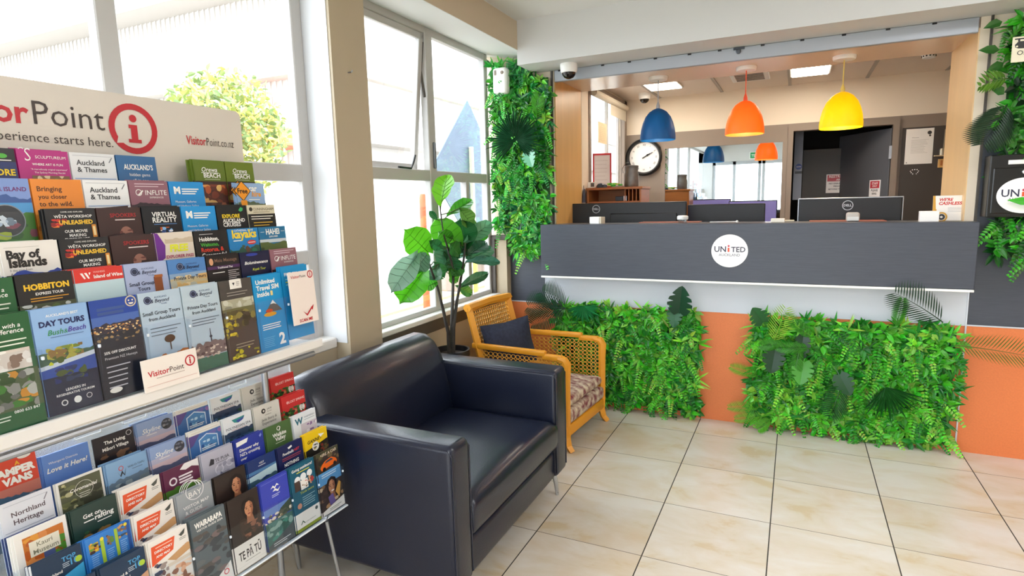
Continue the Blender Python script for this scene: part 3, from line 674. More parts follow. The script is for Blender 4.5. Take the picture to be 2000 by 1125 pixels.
for k, a in enumerate(((((362, 188), (388, 48), 95, GB)), ((388, 232), (502, 152), 58, GM), ((442, 195), (500, 268), 72, lin('5c8c3a')), ((448, 372), (338, 236), 112, lin('55a828')), ((476, 372), (448, 240), 120, GD),
        ((462, 350), (584, 258), 70, GL), ((495, 342), (572, 305), 40, GM), ((308, 390), (205, 290), 118, lin('57b01e')), ((262, 395), (146, 560), 95, lin('86b09a')), ((298, 455), (182, 612), 122, lin('52b81a')),
        ((300, 422), (212, 480), 70, lin('48a81c')), ((385, 475), (365, 362), 88, lin('3a6a4a')), ((415, 418), (524, 340), 48, lin('6aa088')), ((470, 432), (630, 425), 50, lin('3a6a58')), ((478, 430), (586, 362), 80, lin('35684a')),
        ((395, 460), (432, 520), 55, lin('4a8a2a')), ((440, 545), (572, 476), 48, lin('2f5f3a')), ((425, 535), (500, 572), 46, lin('3f7a30')), ((345, 520), (285, 548), 40, GM), ((368, 372), (314, 340), 46, GD), ((345, 245), (312, 208), 26, GD),
        ((405, 400), (430, 470), 70, GD), ((330, 505), (296, 520), 60, lin('3a6a4a')), ((352, 440), (330, 520), 60, lin('4a7a5a')), ((440, 400), (400, 350), 60, lin('2f6f2a')), ((455, 330), (505, 235), 70, lin('4f8a34')), ((430, 350), (500, 400), 74, lin('1f5434')), ((480, 400), (560, 345), 74, lin('2a5f44')), ((330, 430), (372, 500), 64, lin('2f6a34')), ((410, 330), (352, 300), 60, lin('3f8a24')), ((300, 400), (250, 470), 74, lin('6a9a84')), ((390, 440), (420, 380), 70, lin('235a30')), ((460, 440), (410, 490), 56, lin('3a7a34')))):
    figleaf(a[0], a[1], a[2], a[3], dx=((k * 37) % 11 - 5) * .012, roll=((k * 53) % 13 - 6) * .09, sd=k)

# ================================================================== FITTINGS ON THE WALLS
t = thing('shutter_rail', 'long grey metal shutter rail with a lock over the counter opening', 'shutter rail', (.6, .28, 2.165))
MB().rbox(-.518, 1.724, .262, .289, 2.166, 2.239, .003, 1).obj('rail', mat('shutter metal', 'aab0b8', .4, .35), t)
MB().lathe([(.014, 0), (.014, -.012), (.009, -.014)], (.613, .262, 2.215), 16, 'y').rbox(.585, .645, .256, .263, 2.225, 2.239, .001, 1).obj('lock', mat('lock metal', '5c6066', .35, .9), t)
for x in (-.49, -.2, -.03, .13, .33, .5, .73, .93, 1.13, 1.33, 1.53): MB().rbox(x, x + .02, .258, .263, 2.229, 2.238, .001, 1).obj('rivet', M_black, t)
def dome(x, y, z, r, label):
    t = thing('dome_camera', label, 'security camera', (x, y, z), group='dome security cameras')
    MB().lathe([(r, 0), (r * 1.02, -.012), (r * .98, -r * .75), (r * .86, -r * 1.0)], (x, y, z), 28).obj('housing', M_wht, t, smooth=50)
    b = MB(); b.lathe([(r * .80, -r * .95), (r * .76, -r * 1.25), (r * .55, -r * 1.52), (r * .25, -r * 1.66), (0, -r * 1.7)], (x, y, z), 24); b.obj('dome', mat('smoked dome', '1a1614', .08), t, smooth=60)
dome(-.372, .14, 2.24, .054, 'white dome security camera under the front beam')
dome(-.28, 1.8, 2.30, .05, 'white dome security camera in the office ceiling corner')
t = thing('wall_sensor', 'white rounded box fixed near the top of the tall leafy panel', 'wall sensor', (-.855, .17, 2.1))
MB().rbox(-.908, -.806, .13, .20, 2.108, 2.275, .02, 4).obj('case', M_wht, t, smooth=40)
MB().rbox(-.893, -.877, .127, .134, 2.225, 2.258, .002, 1).obj('sensor_eye', M_grey, t)
MB().lathe([(.012, 0), (.009, -.006), (0, -.007)], (-.835, .131, 2.24), 16, 'y').obj('button', M_grey, t)
MB().box(-.9, -.82, .20, .25, 2.15, 2.22).obj('bracket', M_wht, t)
t = thing('letter_box', 'black metal letter box with round white logo on the right leafy panel', 'letter box', (1.93, .2, 1.26))
MB().rbox(1.79, 2.07, .15, .25, 1.262, 1.562, .006, 2).obj('body', mat('black enamel', '141414', .3), t)
MB().rbox(1.806, 2.055, .144, .152, 1.28, 1.50, .004, 1).obj('door', mat('black enamel'), t)
MB().rbox(1.86, 2.0, .145, .151, 1.515, 1.535, .001, 1).obj('slot_label', M_wht, t)
MB().lathe([(.012, .144), (.012, .136), (.006, .133)], (1.925, 0, 1.478), 18, 'y').obj('lock', M_chrome, t, smooth=40)
roundlogo((1.932, .1435, 1.366), .108, .085, t, label='white oval with dark lettering')
b = MB(); b.T = frame_mat((1.885, .135, 1.985), (1, 0, 0), (0, 0, 1)); b.rbox(-.055, .12, 0, .115, -.004, 0, .002, 1, 0, lin('e9e3c8'))
art(b, [('r', 8, 8, 42, 14, '161412'), ('r', 20, 14, 28, 22, '161412'), ('p', [(10, 36), (22, 22), (110, 24), (110, 52), (60, 56), (24, 54), (12, 48)], '161412'), ('o', 74, 44, 9, 2, 'e9e3c8'), ('c', 18, 44, 4, 'e9e3c8'), ('t', 'OPEN', 20, 96, 84, '4a453c', .01), ('c', 48, 4, 8, 'b02a30', 3)], .11, .115, z0=.0004)
tag(b.obj('wall_plaque', paper()), 'cream plaque with black shapes near the top of the right leafy panel', 'plaque')

# ================================================================== OFFICE
def lamp(x, y, lab):
    t = thing('ceiling_light', lab, 'ceiling light', (x, y, 2.3), group='square office ceiling lights')
    MB().rbox(x - .135, x + .135, y - .235, y + .235, 2.288, 2.301, .003, 1).obj('frame', M_wht, t)
    MB().rbox(x - .122, x + .122, y - .222, y + .222, 2.284, 2.289, .001, 1).obj('diffuser', mat('office lamp', 'fff0dc', emit=25), t)
lamp(-.062, 1.42, 'bright flat ceiling light behind the blue lamp'); lamp(1.0, 1.455, 'bright flat ceiling light between the orange and yellow lamps')
t = thing('ceiling_vent', 'square white ceiling vent behind the orange lamp', 'air vent', (.59, 1.46, 2.3))
MB().rbox(.455, .725, 1.28, 1.66, 2.286, 2.301, .003, 1).obj('frame', M_wht, t)
b = MB()
for k in range(5): b.rbox(.49, .69, 1.33 + k * .062, 1.352 + k * .062, 2.279, 2.288, .002, 1)
b.obj('grille', mat('vent slots', '8a8076', .5), t)
t = thing('smoke_detector', 'white round smoke detector on the office ceiling beside the right veneer', 'smoke detector', (1.69, 1.32, 2.3))
MB().lathe([(.055, 0), (.055, -.015), (.04, -.022), (.036, -.042), (0, -.045)], (1.69, 1.32, 2.3), 28).obj('housing', M_wht, t, smooth=40)
b = MB()
for k in range(12): a = k * .5236; b.rbox(1.69 + .0375 * math.cos(a) - .004, 1.69 + .0375 * math.cos(a) + .004, 1.32 + .0375 * math.sin(a) - .004, 1.32 + .0375 * math.sin(a) + .004, 2.265, 2.274, .001, 1)
b.obj('slots', M_black, t)
t = thing('wall_clock', 'round wall clock with black rim and white face beside the office window', 'clock', (-.345, 2.06, 1.775))
cc = (-.345, 2.095, 1.775)
MB().lathe([(.0, -.012), (.136, -.012), (.142, -.04), (.155, -.052), (.167, -.04), (.17, 0)], cc, 48, 'y').obj('rim', M_black, t, smooth=40)
MB().lathe([(0, -.016), (.142, -.016), (.142, -.012)], cc, 48, 'y').obj('face', mat('clock face', 'ebe8e2', .5), t)
b = MB(); b.T = frame_mat((cc[0], cc[1] - .017, cc[2]), (1, 0, 0), (0, 0, 1)); NUM = 'XII I II III IIII V VI VII VIII IX X XI'.split()
for k in range(12):
    a = math.radians(90 - 30 * k); vs, fs, a0, a1 = text(NUM[k], .0); hh = .024; x, y = .112 * math.cos(a), .112 * math.sin(a); r_ = Matrix.Rotation(a - math.pi / 2, 4, 'Z')
    wd = (a1 - a0) * hh
    b.add([tuple(Matrix.Translation((x, y, 0)) @ r_ @ Vector(((p[0] - a0) * hh - wd / 2, p[1] * hh - .008, 0))) for p in vs], fs)
b.obj('print', M_black, t, fix=False)
for L_, a, w_, lb in ((.09, 28, .006, 'minute'), (.062, 30, .009, 'hour')):
    b = MB(); b.T = frame_mat((cc[0], cc[1] - (.021 if lb == 'hour' else .023), cc[2]), (1, 0, 0), (0, 0, 1)) @ Matrix.Rotation(math.radians(a), 4, 'Z')
    b.box(-.018, L_, -w_ / 2, w_ / 2, 0, .0015); b.lathe([(w_ * 1.1, 0), (w_ * 1.1, .0015)], (L_ * .6, 0, 0), 12); b.obj(lb + '_hand', M_black, t)
t = thing('mirror', 'wide mirror in a grey frame on the office back wall', 'mirror', (.335, 2.09, 1.2))
MB().box(-.153, .824, 2.088, 2.097, 1.15, 1.84).obj('mirror_glass', mat('mirror glass', 'dfe6e8', .01, 1), t)
b = MB()
for x0, x1, z0, z1 in ((-.19, -.153, 1.15, 1.84), (.824, .860, 1.15, 1.84), (-.19, .860, 1.84, 1.88), (-.19, .860, 1.11, 1.15)): b.box(x0, x1, 2.075, 2.1, z0, z1)
b.obj('frame', M_grey, t)
t = thing('pigeonhole_cabinet', 'brown wooden cabinet with narrow pigeonholes behind the left monitor', 'cabinet', (-.29, .99, 0))
M_br = mat('brown timber', 'a8642c', .45, noise=.12, nscale=3, stretch=(2, 2, 12))
b = MB(); b.rbox(-.508, -.075, .86, 1.14, 1.468, 1.485, .002, 1).rbox(-.50, -.486, .865, 1.135, 0, 1.468, .002, 1).rbox(-.098, -.084, .865, 1.135, 0, 1.468, .002, 1).box(-.486, -.098, 1.12, 1.135, 0, 1.468).rbox(-.486, -.098, .868, 1.13, 1.37, 1.382, .001, 1).rbox(-.486, -.098, .868, 1.13, .7, .712, .001, 1).box(-.486, -.098, .868, 1.13, 0, .05)
b.obj('carcass', M_br, t)
for k in range(4): x = -.21 + k * .028; MB().rbox(x, x + .006, .875, 1.12, 1.382, 1.468, .001, 1).obj('divider', M_br, t)
t = thing('card_reader', 'small black and white card reader in the brown cabinet opening', 'card reader', (-.245, .9, 1.382)); MB().rbox(-.285, -.225, .89, .91, 1.382, 1.418, .003, 1).obj('body', M_black, t); MB().rbox(-.222, -.198, .885, .91, 1.382, 1.42, .003, 1).obj('dock', M_wht, t)
t = thing('milk_can', 'small grey metal milk can on the brown cabinet', 'milk can', (-.115, .98, 1.485))
MB().lathe([(.05, 0), (.054, .01), (.054, .09), (.048, .115), (.05, .145), (.052, .15), (.05, .158), (.0, .165)], (-.185, .98, 1.485), 28).obj('body', mat('galvanised metal', '77746f', .45, .6, noise=.2, nscale=30), t, smooth=35)
MB().tube([(-.239, .95, 1.59), (-.247, .94, 1.62), (-.217, .925, 1.66), (-.192, .925, 1.665)], .003, 6).obj('handle', M_steel, t)
# things on the cabinet and in the office window
T_ = frame_mat((-.428, 1.02, 1.487), (.93, .3, 0), (-.16, .10, 1)) @ Matrix.Diagonal((1, 1.25, 1, 1)); t = thing('red_framed_board', 'white board in a red frame leaning at the office window', 'board', (-.40, 1.04, 1.487))
b = MB(); b.T = T_; b.rbox(-.07, .075, 0, .012, -.006, .006, .002, 1).rbox(-.07, -.058, 0, .215, -.006, .006, .002, 1).rbox(.063, .075, 0, .215, -.006, .006, .002, 1).rbox(-.07, .075, .203, .215, -.006, .006, .002, 1); b.obj('frame', mat('red plastic', 'd8333a', .4), t)
b = MB(); b.T = T_; b.box(-.06, .065, .01, .205, -.003, .003, 0, lin('f2ece8')); art(b, [('l', 12, 112, 30, 7, 24, 1.5, 'c9b8b4')], .13, .2, z0=.0034); b.obj('sheet', paper(), t)
b = MB(); b.rbox(-.50, -.44, .885, .915, 1.486, 1.53, .003, 1, 0, lin('efe9dd')); b.rbox(-.475, -.447, .882, .886, 1.495, 1.523, .001, 1, 0, lin('55504a')); tag(b.obj('desk_clock', paper()), 'little white box with grey screen on the cabinet end', 'desk clock')
b = MB(); b.lathe([(.0, .034), (.02, .03), (.032, .012), (.03, 0)], (-.40, .90, 1.486), 12, sx=1.1); b.lathe([(.0, .025), (.02, .02), (.024, 0)], (-.37, .89, 1.486), 10); tag(b.obj('mouse', mat('dark blue plastic', '2c3340', .4), smooth=50), 'dark blue rounded gadget on the cabinet next to the white box', 'computer mouse')
b = MB(); q = random.Random(5)
for k in range(14):
    x, y, z = q.uniform(-.335, -.235), q.uniform(.88, .92), 1.488 + q.uniform(.004, .022); b.rbox(x - .016, x + .016, y - .008, y + .008, z - .004, z + .008, .003, 1, 0, lin(q.choice(['8fd43a', '3fb02a', 'e9e08a', 'f4f1e2', 'd8c04a'])))
tag(b.obj('sweets_bag', paper(), smooth=40), 'green and yellow wrapped packet on top of the brown cabinet', 'packet')
b = MB(); b.lathe([(.006, .05), (.018, .03), (.024, -.01), (.026, -.05), (0, -.052)], (-.512, .835, 1.43), 12, sx=.35); b.tube([(-.515, .835, 1.48), (-.515, .835, 1.505)], .002, 5); tag(b.obj('hanging_tassel', mat('grey cloth', '4a4a52', .8), smooth=50), 'grey cloth pouch hanging beside the brown cabinet', 'pouch')
T_ = frame_mat((-.512, 1.31, 1.852), (0, 1, 0), (0, 0, 1)); b = MB(); b.T = T_; b.box(-.115, .115, 0, .165, 0, .004, 0, lin('d9c8a6')); art(b, [('o', 115, 82, 70, 3, 'c7b48e'), ('l', 30, 200, 40, 8, 14, 2, 'b9a47e')], .23, .165, z0=.0044); tag(b.obj('window_notice', paper()), 'tan paper notice stuck on the office side window', 'notice')
# monitors seen from behind
def monitor(x0, x1, y, zt, lab, silver=False, logo=None, slot=False, z0=1.0):
    t = thing('monitor', lab, 'computer monitor', ((x0 + x1) / 2, y, .75), group='black monitors behind the counter')
    MB().rbox(x0, x1, y, y + .03, z0, zt, .006, 2).obj('case', mat('monitor shell', '0d0e12', .45), t)
    MB().rbox(x0 + .008, x1 - .008, y + .030, y + .033, z0 + .012, zt - .01, .001, 1).obj('screen', mat('lit screen', '7f73a8', .3, emit=.6), t)
    xm = (x0 + x1) / 2
    MB().rbox(xm - .03, xm + .03, y - .05, y, .77, z0 + .2, .006, 1).obj('stand', M_steel if silver else mat('monitor shell'), t)
    MB().rbox(xm - .12, xm + .12, y - .1, y + .08, .751, .765, .005, 1).obj('base', M_steel if silver else mat('monitor shell'), t)
    if silver:
        b = MB(); b.rbox(x0 - .006, x1 + .006, y + .008, y + .024, zt - .002, zt + .006, .002, 1); b.rbox(x0 - .007, x0, y + .008, y + .024, z0, zt, .002, 1); b.rbox(x1, x1 + .007, y + .008, y + .024, z0, zt, .002, 1); b.obj('edge_band', M_steel, t)
    if slot: MB().rbox(x0 + .30, x1 - .06, y - .014, y, 1.0, zt - .075, .005, 1).obj('rear_cover', mat('monitor shell'), t)
    if logo:
        b = MB(); b.T = frame_mat((logo, y - .0006, zt - .072), (1, 0, 0), (0, 0, 1)); art(b, [('o', 30, 30, 29, 4, 'b8bcc2'), ('t', 'DELL', 9, 51, 36, 'c8ccd2', .02)], .06, .06, z0=.0002); b.obj('badge', paper(), t)
monitor(-.535, .285, .59, 1.372, 'large black monitor, leftmost behind the counter, with a ring badge near its left end', logo=-.34, slot=True)
monitor(.275, .765, .70, 1.347, 'plain black monitor between the other two, without a badge')
monitor(.962, 1.496, .55, 1.368, 'black monitor with silver edge and centred ring badge, right end of the counter', True, logo=1.222)
t = thing('office_desk', 'dark desk under the monitors, mostly hidden by the counter', 'desk', (.6, .7, 0)); MB().rbox(-.50, 1.71, .725, .83, .725, .75, .003, 1).rbox(-.50, 1.71, .36, .725, .725, .75, .003, 1).obj('desk_top', M_slate, t)
for x in (-.48, 1.66): MB().rbox(x, x + .03, .40, .80, 0, .725, .003, 1).obj('leg', M_slate, t)
# things on the counter top
CZ = 1.2385
b = MB(); b.T = Matrix.Translation((-.24, .28, CZ)) @ Matrix.Rotation(-.35, 4, 'Z'); b.rbox(-.045, .035, -.02, .03, 0, .046, .004, 2, 0, lin('f3f1ec')).rbox(.0352, .05, -.018, .028, 0, .046, .003, 1, 0, lin('cfc3ad')); tag(b.obj('card_box', paper()), 'small white box on the counter in front of the left monitor', 'box')
t = thing('sanitiser_bottle', 'small clear bottle with white cap on the counter between two monitors', 'bottle', (.31, .3, CZ))
MB().lathe([(.024, 0), (.026, .005), (.026, .022), (.02, .026)], (.31, .3, CZ), 20).obj('bottle', clear('clear plastic', 'e8f0f2', .08), t, smooth=40); MB().lathe([(.032, .022), (.035, .028), (.034, .042), (.026, .047), (0, .048)], (.31, .3, CZ), 24).obj('cap', M_wht, t, smooth=40)
b = MB(); b.tube([(.47, .33, CZ + .004), (.62, .35, CZ + .005)], .003, 6).lathe([(0, .014), (.007, .01), (.007, 0)], (.625, .351, CZ), 10); tag(b.obj('pen', M_wht), 'white pen lying on the counter before the plain monitor', 'pen')
b = MB(); b.T = Matrix.Translation((.86, .30, CZ)); b.rbox(-.045, .03, -.02, .02, 0, .024, .003, 1, 0, lin('f0e8d8')).rbox(.03, .08, -.012, .012, .006, .014, .002, 1, 0, lin('e6d8bc')); tag(b.obj('note_block', paper()), 'pale block of notes on the counter beside the silver edged monitor', 'note block')
b = MB(); b.rbox(.02, .40, .36, .50, CZ, CZ + .004, .001, 1, 0, lin('a86a5a')); tag(b.obj('desk_mat', paper()), 'reddish mat on the counter below the left monitor', 'mat')
b = MB(); b.rbox(1.02, 1.40, .34, .50, CZ, CZ + .004, .001, 1, 0, lin('b8705c')); tag(b.obj('desk_mat', paper()), 'reddish mat on the counter below the silver edged monitor', 'mat')
t = thing('tape_dispenser', 'grey plastic scanner standing in front of the silver edged monitor', 'scanner', (1.235, .33, CZ)); MB().rbox(1.202, 1.268, .31, .36, CZ, CZ + .052, .012, 3).obj('body', mat('pale grey plastic', 'b9b2aa', .4), t, smooth=40); MB().rbox(1.206, 1.264, .306, .312, CZ + .006, CZ + .028, .002, 1).obj('front_panel', mat('light grey plastic', 'd8d6d2', .4), t)
# cashless sign and card holder
t = thing('counter_sign', 'white printed sign with orange capitals at the right end of the counter', 'sign', (1.69, .31, CZ))
b = MB(); b.T = frame_mat((1.69, .31, CZ + .002), (1, 0, 0), (0, .10, 1)); W, H = .178, .132; b.box(-W / 2, W / 2, 0, H, -.003, 0, 0, lin('f4f0ea'))
art(b, [('p', [(0, 0), (10, 0), (14, 70), (40, 84), (40, 132), (0, 132)], 'd9a233'), ('p', [(10, 8), (178, 6), (178, 132), (20, 132), (17, 66)], 'f4f0ea'), ('t', "WE'RE", 28, 88, 28, 'cc2410', .035, .2), ('t', 'CASHLESS!', 26, 132, 48, 'cc2410', .035, .2), ('t', 'THANK YOU', 138, 168, 18, '8a8a92', 0), ('l', 66, 164, 62, 4, 7, 1.4, '9a98a0'), ('o', 40, 112, 26, 8, 'd9a233'), ('o', 40, 112, 16, 10, '2a2a30')], W, H)
b.obj('sheet', paper(), t); b = MB(); b.box(1.60, 1.78, .30, .34, CZ, CZ + .003); b.obj('stand', clear('clear plastic'), t)
b = MB(); b.T = Matrix.Translation((1.575, .24, CZ)); b.rbox(-.042, .042, -.01, .03, 0, .056, .002, 1, 0, lin('f6f4f0')); tag(b.obj('card_holder', paper()), 'white business card holder beside the orange lettered sign', 'card holder')
# back wall notices
t = thing('notice_board', 'dark pinboard on the office back wall with a white letter', 'pinboard', (1.83, 2.1, 1.2)); MB().rbox(1.672, 1.99, 2.088, 2.101, 1.05, 1.89, .003, 1).obj('board', mat('pinboard', '453f3a', .7), t)
b = MB(); q = random.Random(2)
for x, z in ((1.742, 1.556), (1.755, 1.566), (1.77, 1.568), (1.785, 1.567), (1.795, 1.556), (1.748, 1.545), (1.79, 1.545), (1.758, 1.535), (1.782, 1.535)): b.lathe([(.004, 2.088), (.0, 2.083)], (x, 0, z), 8, 'y')
b.obj('push_pin', M_wht, t)
b = MB(); b.T = frame_mat((1.787, 2.0865, 1.61), (1, 0, 0), (0, 0, 1)); b.box(-.09, .09, 0, .268, -.001, 0, 0, lin('f2eee6')); art(b, [('c', 152, 34, 14, '3a3634'), ('c', 156, 56, 7, '3a3634'), ('t', 'Welcome', 40, 84, 70, '8a8480', 0), ('l', 36, 150, 84, 12, 9, 1.6, 'b8b2aa'), ('c', 14, 256, 4, '6a645e')], .18, .268); tag(b.obj('letter_sheet', paper()), 'white letter with a dark emblem pinned on the dark board', 'letter')
t = thing('wall_shelf', 'short pale ledge at the right edge of the dark pinboard', 'shelf', (1.93, 2.07, 1.66)); MB().rbox(1.885, 1.985, 2.05, 2.09, 1.66, 1.668, .001, 1).obj('board', mat('pale timber', 'd2bf98', .5), t)
b = MB(); b.lathe([(.018, 0), (.02, .035), (.016, .05), (.0, .052)], (1.935, 2.07, 1.668), 14); b.tube([(1.94, 2.07, 1.71), (1.945, 2.075, 1.86)], .003, 5); tag(b.obj('trophy', mat('aged silver', 'b0a690', .4, .6), smooth=40), 'small ornament with a thin rod on the pale ledge', 'ornament')
b = MB(); b.rbox(1.915, 1.958, 2.08, 2.088, 1.575, 1.64, .002, 1, 0, lin('d8a860')).rbox(1.93, 1.944, 2.077, 2.081, 1.59, 1.63, .001, 1, 0, lin('b06a34')); tag(b.obj('wall_plate', paper()), 'small tan plate under the pale ledge', 'wall plate')
def sign(name, o, ex, W, H, items, lab, base='e6e2de'):
    b = MB(); b.T = frame_mat(o, ex, (0, 0, 1)); b.box(-W / 2, W / 2, 0, H, -.002, 0, 0, lin(base)); art(b, items, W, H); tag(b.obj(name, paper()), lab, 'sign')
sign('door_sign', (1.29, 2.614, 1.405), (1, 0, 0), .215, .165, [('r', 8, 6, 207, 62, 'b03a44'), ('t', 'RESTRICTED', 22, 192, 30, 'e6e2de', .02), ('t', 'AREA', 78, 138, 56, 'e6e2de', .02), ('t', 'NO UNAUTHORISED', 22, 194, 88, '3a3a40', .02), ('t', 'PERSONNEL', 60, 156, 112, '3a3a40', .02), ('t', 'BEYOND THIS POINT', 20, 196, 138, '3a3a40', .02)], 'grey sign with a red band on the charcoal inner door')
dm = dr.T; fo = dm @ Vector((-.14, -.003, 1.36)); exd = (dm.to_3x3() @ Vector((1, 0, 0)))
sign('door_sign', fo, exd, .125, .14, [('r', 10, 8, 115, 66, 'b8323c'), ('t', 'STAFF', 28, 98, 36, 'f0ece8', .02), ('t', 'ONLY', 34, 92, 56, 'f0ece8', .02), ('t', 'PLEASE', 24, 100, 92, '2a2a30', .02), ('t', 'RING', 36, 88, 118, '2a2a30', .02)], 'narrow white and red sign on the open grey door', 'f2efec')
b = MB(); b.T = frame_mat((.952, 2.60, 1.60), (1, 0, 0), (0, 0, 1)); b.box(-.04, .03, -.25, .37, -.004, 0, 0, lin('8a93a6')); art(b, [('c', 36, 50, 26, '2f4fa0'), ('t', 'CCTV', 16, 56, 56, 'dfe6f4', .02), ('r', 6, 90, 64, 112, '20242c')], .07, .10); tag(b.obj('passage_poster', paper()), 'tall pale poster with a blue disc inside the dark doorway', 'poster')
t = thing('exit_sign', 'green exit sign above the entrance doors, seen in the mirror', 'exit sign', (.15, -6.17, 2.2)); MB().rbox(0, .30, -6.2, -6.15, 2.18, 2.33, .004, 1).obj('case', M_wht, t); b = MB(); b.T = frame_mat((.15, -6.149, 2.19), (-1, 0, 0), (0, 0, 1)); b.box(-.13, .13, .005, .125, -.001, 0, 0, lin('18a05a')); art(b, [('t', 'EXIT', 100, 240, 92, 'f2fff6', .02)], .26, .13); b.obj('panel', paper(), t)
# ================================================================== BROCHURE STAND
M_acr = clear('clear acrylic', 'fbfdff', .015)
def hazy(name, k=.16):
    mt = clear(name, 'f2f6fa', .08); nt = mt.node_tree; N = nt.nodes; o = N['Material Output']; sh = o.inputs[0].links[0].from_socket
    d = N.new('ShaderNodeBsdfDiffuse'); d.inputs[0].default_value = lin('e8eef4'); t_ = N.new('ShaderNodeBsdfTranslucent'); t_.inputs[0].default_value = lin('e8eef4')
    a = N.new('ShaderNodeMixShader'); nt.links.new(d.outputs[0], a.inputs[1]); nt.links.new(t_.outputs[0], a.inputs[2])
    m_ = N.new('ShaderNodeMixShader'); m_.inputs[0].default_value = k; nt.links.new(sh, m_.inputs[1]); nt.links.new(a.outputs[0], m_.inputs[2]); nt.links.new(m_.outputs[0], o.inputs[0])
    return mt
M_acrp = hazy('hazy acrylic')  # white diffuse mixed in stands for reflection and haze on the sheet
M_acre = mat('acrylic edge', 'e8f0f6', .2)
RK = {'U': dict(yr=-2.1826, pit=.1033, x0=-.5586, dx=.0376, z0=1.5313, dz=-.0636, yaw=-.0153, n=6, H=.21),
      'L': dict(yr=-2.049, pit=.1092, x0=-.6022, dx=.0441, z0=.8348, dz=-.0589, yaw=.0194, n=5, H=.21)}
TILT = math.radians(4)
def slot(rk, row, col, W=.1, H=.21):
    r = RK[rk]; t_ = (col - 7) * r['pit'] - .1 / 2
    ex = Vector((math.sin(r['yaw']), math.cos(r['yaw']), 0)); up = Vector((-math.sin(TILT) * math.cos(r['yaw']), 0, math.cos(TILT)))
    top = Vector((r['x0'] + r['dx'] * row, r['yr'], r['z0'] + r['dz'] * row)) + ex * t_
    return top - up * H, ex, up
stand = thing('brochure_stand', 'tall tourist brochure stand with printed header board and two tiered clear racks', 'brochure stand', (-.52, -2.7, 0))
def rackT(rk):
    r = RK[rk]; ex = Vector((math.sin(r['yaw']), math.cos(r['yaw']), 0)); M = Matrix.Identity(4); ez = Vector((0, 0, 1)); en = ex.cross(ez)
    for i in range(3): M[i][0], M[i][1], M[i][2] = ex[i], en[i], ez[i]
    M[0][3], M[1][3] = r['x0'], r['yr']
    return M          # local: x along the rack (0 = right end), y forward, z up
for rk, n0 in (('U', 11), ('L', 11)):
    r = RK[rk]; T_ = rackT(rk); Lr = -n0 * r['pit']
    for k in range(r['n']):
        zt = r['z0'] + r['dz'] * k; f = r['dx'] * k
        b = MB(); b.T = T_
        b.box(Lr, .004, f + .0215, f + .0235, zt - .212, zt - .068); b.box(Lr, .004, f - .013, f + .0235, zt - .216, zt - .2125)
        for c in range(n0 + 1): x = -c * r['pit'] + .0015; b.box(x - .001, x + .001, f - .011, f + .0213, zt - .212, zt - .075)
        b.obj('tier_pocket', M_acr, stand)
        if k == r['n'] - 1:
            b = MB(); b.T = T_
            for c in range(n0 + 1): x = -c * r['pit'] + .0015; b.rbox(x - .0025, x + .0025, f + .019, f + .0242, zt - .095, zt - .088, .001, 1)
            b.obj('divider_tip', M_acre, stand, kind='stuff')
r = RK['U']; T_ = rackT('U')
b = MB(); b.T = T_; b.rbox(-1.14, .006, -.03, .213, .968, .992, .004, 1).rbox(-1.14, .006, .213, .226, .975, 1.002, .003, 1); b.obj('shelf', mat('white gloss paint'), stand)
b = MB(); b.T = T_; b.tube([(-1.14, .20, .955), (-.01, .20, .955)], .008, 10); b.obj('shelf_rail', M_steel, stand)
# header board with its lettering
hb = MB(); hb.T = T_ @ Matrix.Translation((0, -.045, 0))
bw, zb, zt = 1.15, .99, 1.688
pts = [(.012 - bw, zb), (.012, zb), (.012, zt - .02)] + [(.012 - .02 + .02 * math.cos(a * math.pi / 10), zt - .02 + .02 * math.sin(a * math.pi / 10)) for a in range(1, 6)] + [(.012 - bw, zt)]
n = len(pts); CB = lin('d9d2c8')
hb.add([(x, y, z) for y in (0, -.004) for x, z in pts], [tuple(range(n)), tuple(range(2 * n - 1, n - 1, -1))] + [(i, i + n, (i + 1) % n + n, (i + 1) % n) for i in range(n)], 0, CB)
rT = hb.T
T3 = T_ @ Matrix.Translation((0, -.0445, 0)) @ Matrix(((1, 0, 0, 0), (0, 0, 1, 0), (0, 1, 0, 0), (0, 0, 0, 1)))
hb.T = T3 @ Matrix.Translation((.012 - .55, 1.388, 0))
RED, INK = 'bf2430', '3c312c'
def bx(y): return (y + 2.1826 - .012 + 1.1) * 1000      # world y -> mm along the board
art(hb, [('t', 'Visitor', bx(-2.935), bx(-2.741), 95, RED, .022), ('t', 'Point', bx(-2.733), bx(-2.580), 95, INK, -.004), ('t', 'Your experience starts here.', bx(-2.905), bx(-2.565), 134, INK, -.003), ('o', bx(-2.508), 84, 63, 15, RED), ('p', [(bx(-2.555), 122), (bx(-2.548), 100), (bx(-2.53), 120)], 'd9d2c8'),
         ('c', bx(-2.508), 58, 9.5, RED), ('p', [(bx(-2.521), 74), (bx(-2.499), 74), (bx(-2.499), 110), (bx(-2.491), 110), (bx(-2.491), 119), (bx(-2.524), 119), (bx(-2.524), 110), (bx(-2.516), 110), (bx(-2.516), 83), (bx(-2.521), 83)], RED),
         ('t', 'Visitor', bx(-2.362), bx(-2.300), 110, RED, .012, 0, 1.5), ('t', 'Point.co.nz', bx(-2.298), bx(-2.205), 110, INK, -.006, 0, 1.5)], 1.1, .30)
hb.obj('header_board', paper(), stand)
for y in (-2.19, -3.15): MB().tube([(-.575, y, 0.02), (-.575, y, .99)], .0105, 14).obj('pole', M_steel, stand, smooth=50)
for y in (-2.19, -3.15): MB().tube([(-.575, y, .40), (-.40, y + .05, .385)], .007, 10).tube([(-.80, y, .012), (-.33, y + .09, .012)], .010, 10).obj('foot', M_steel, stand, smooth=50)
r = RK['L']; T_ = rackT('L')
b = MB(); b.T = T_; b.box(-1.2, .012, -.026, -.022, .36, .9); b.obj('back_panel', M_acrp, stand)
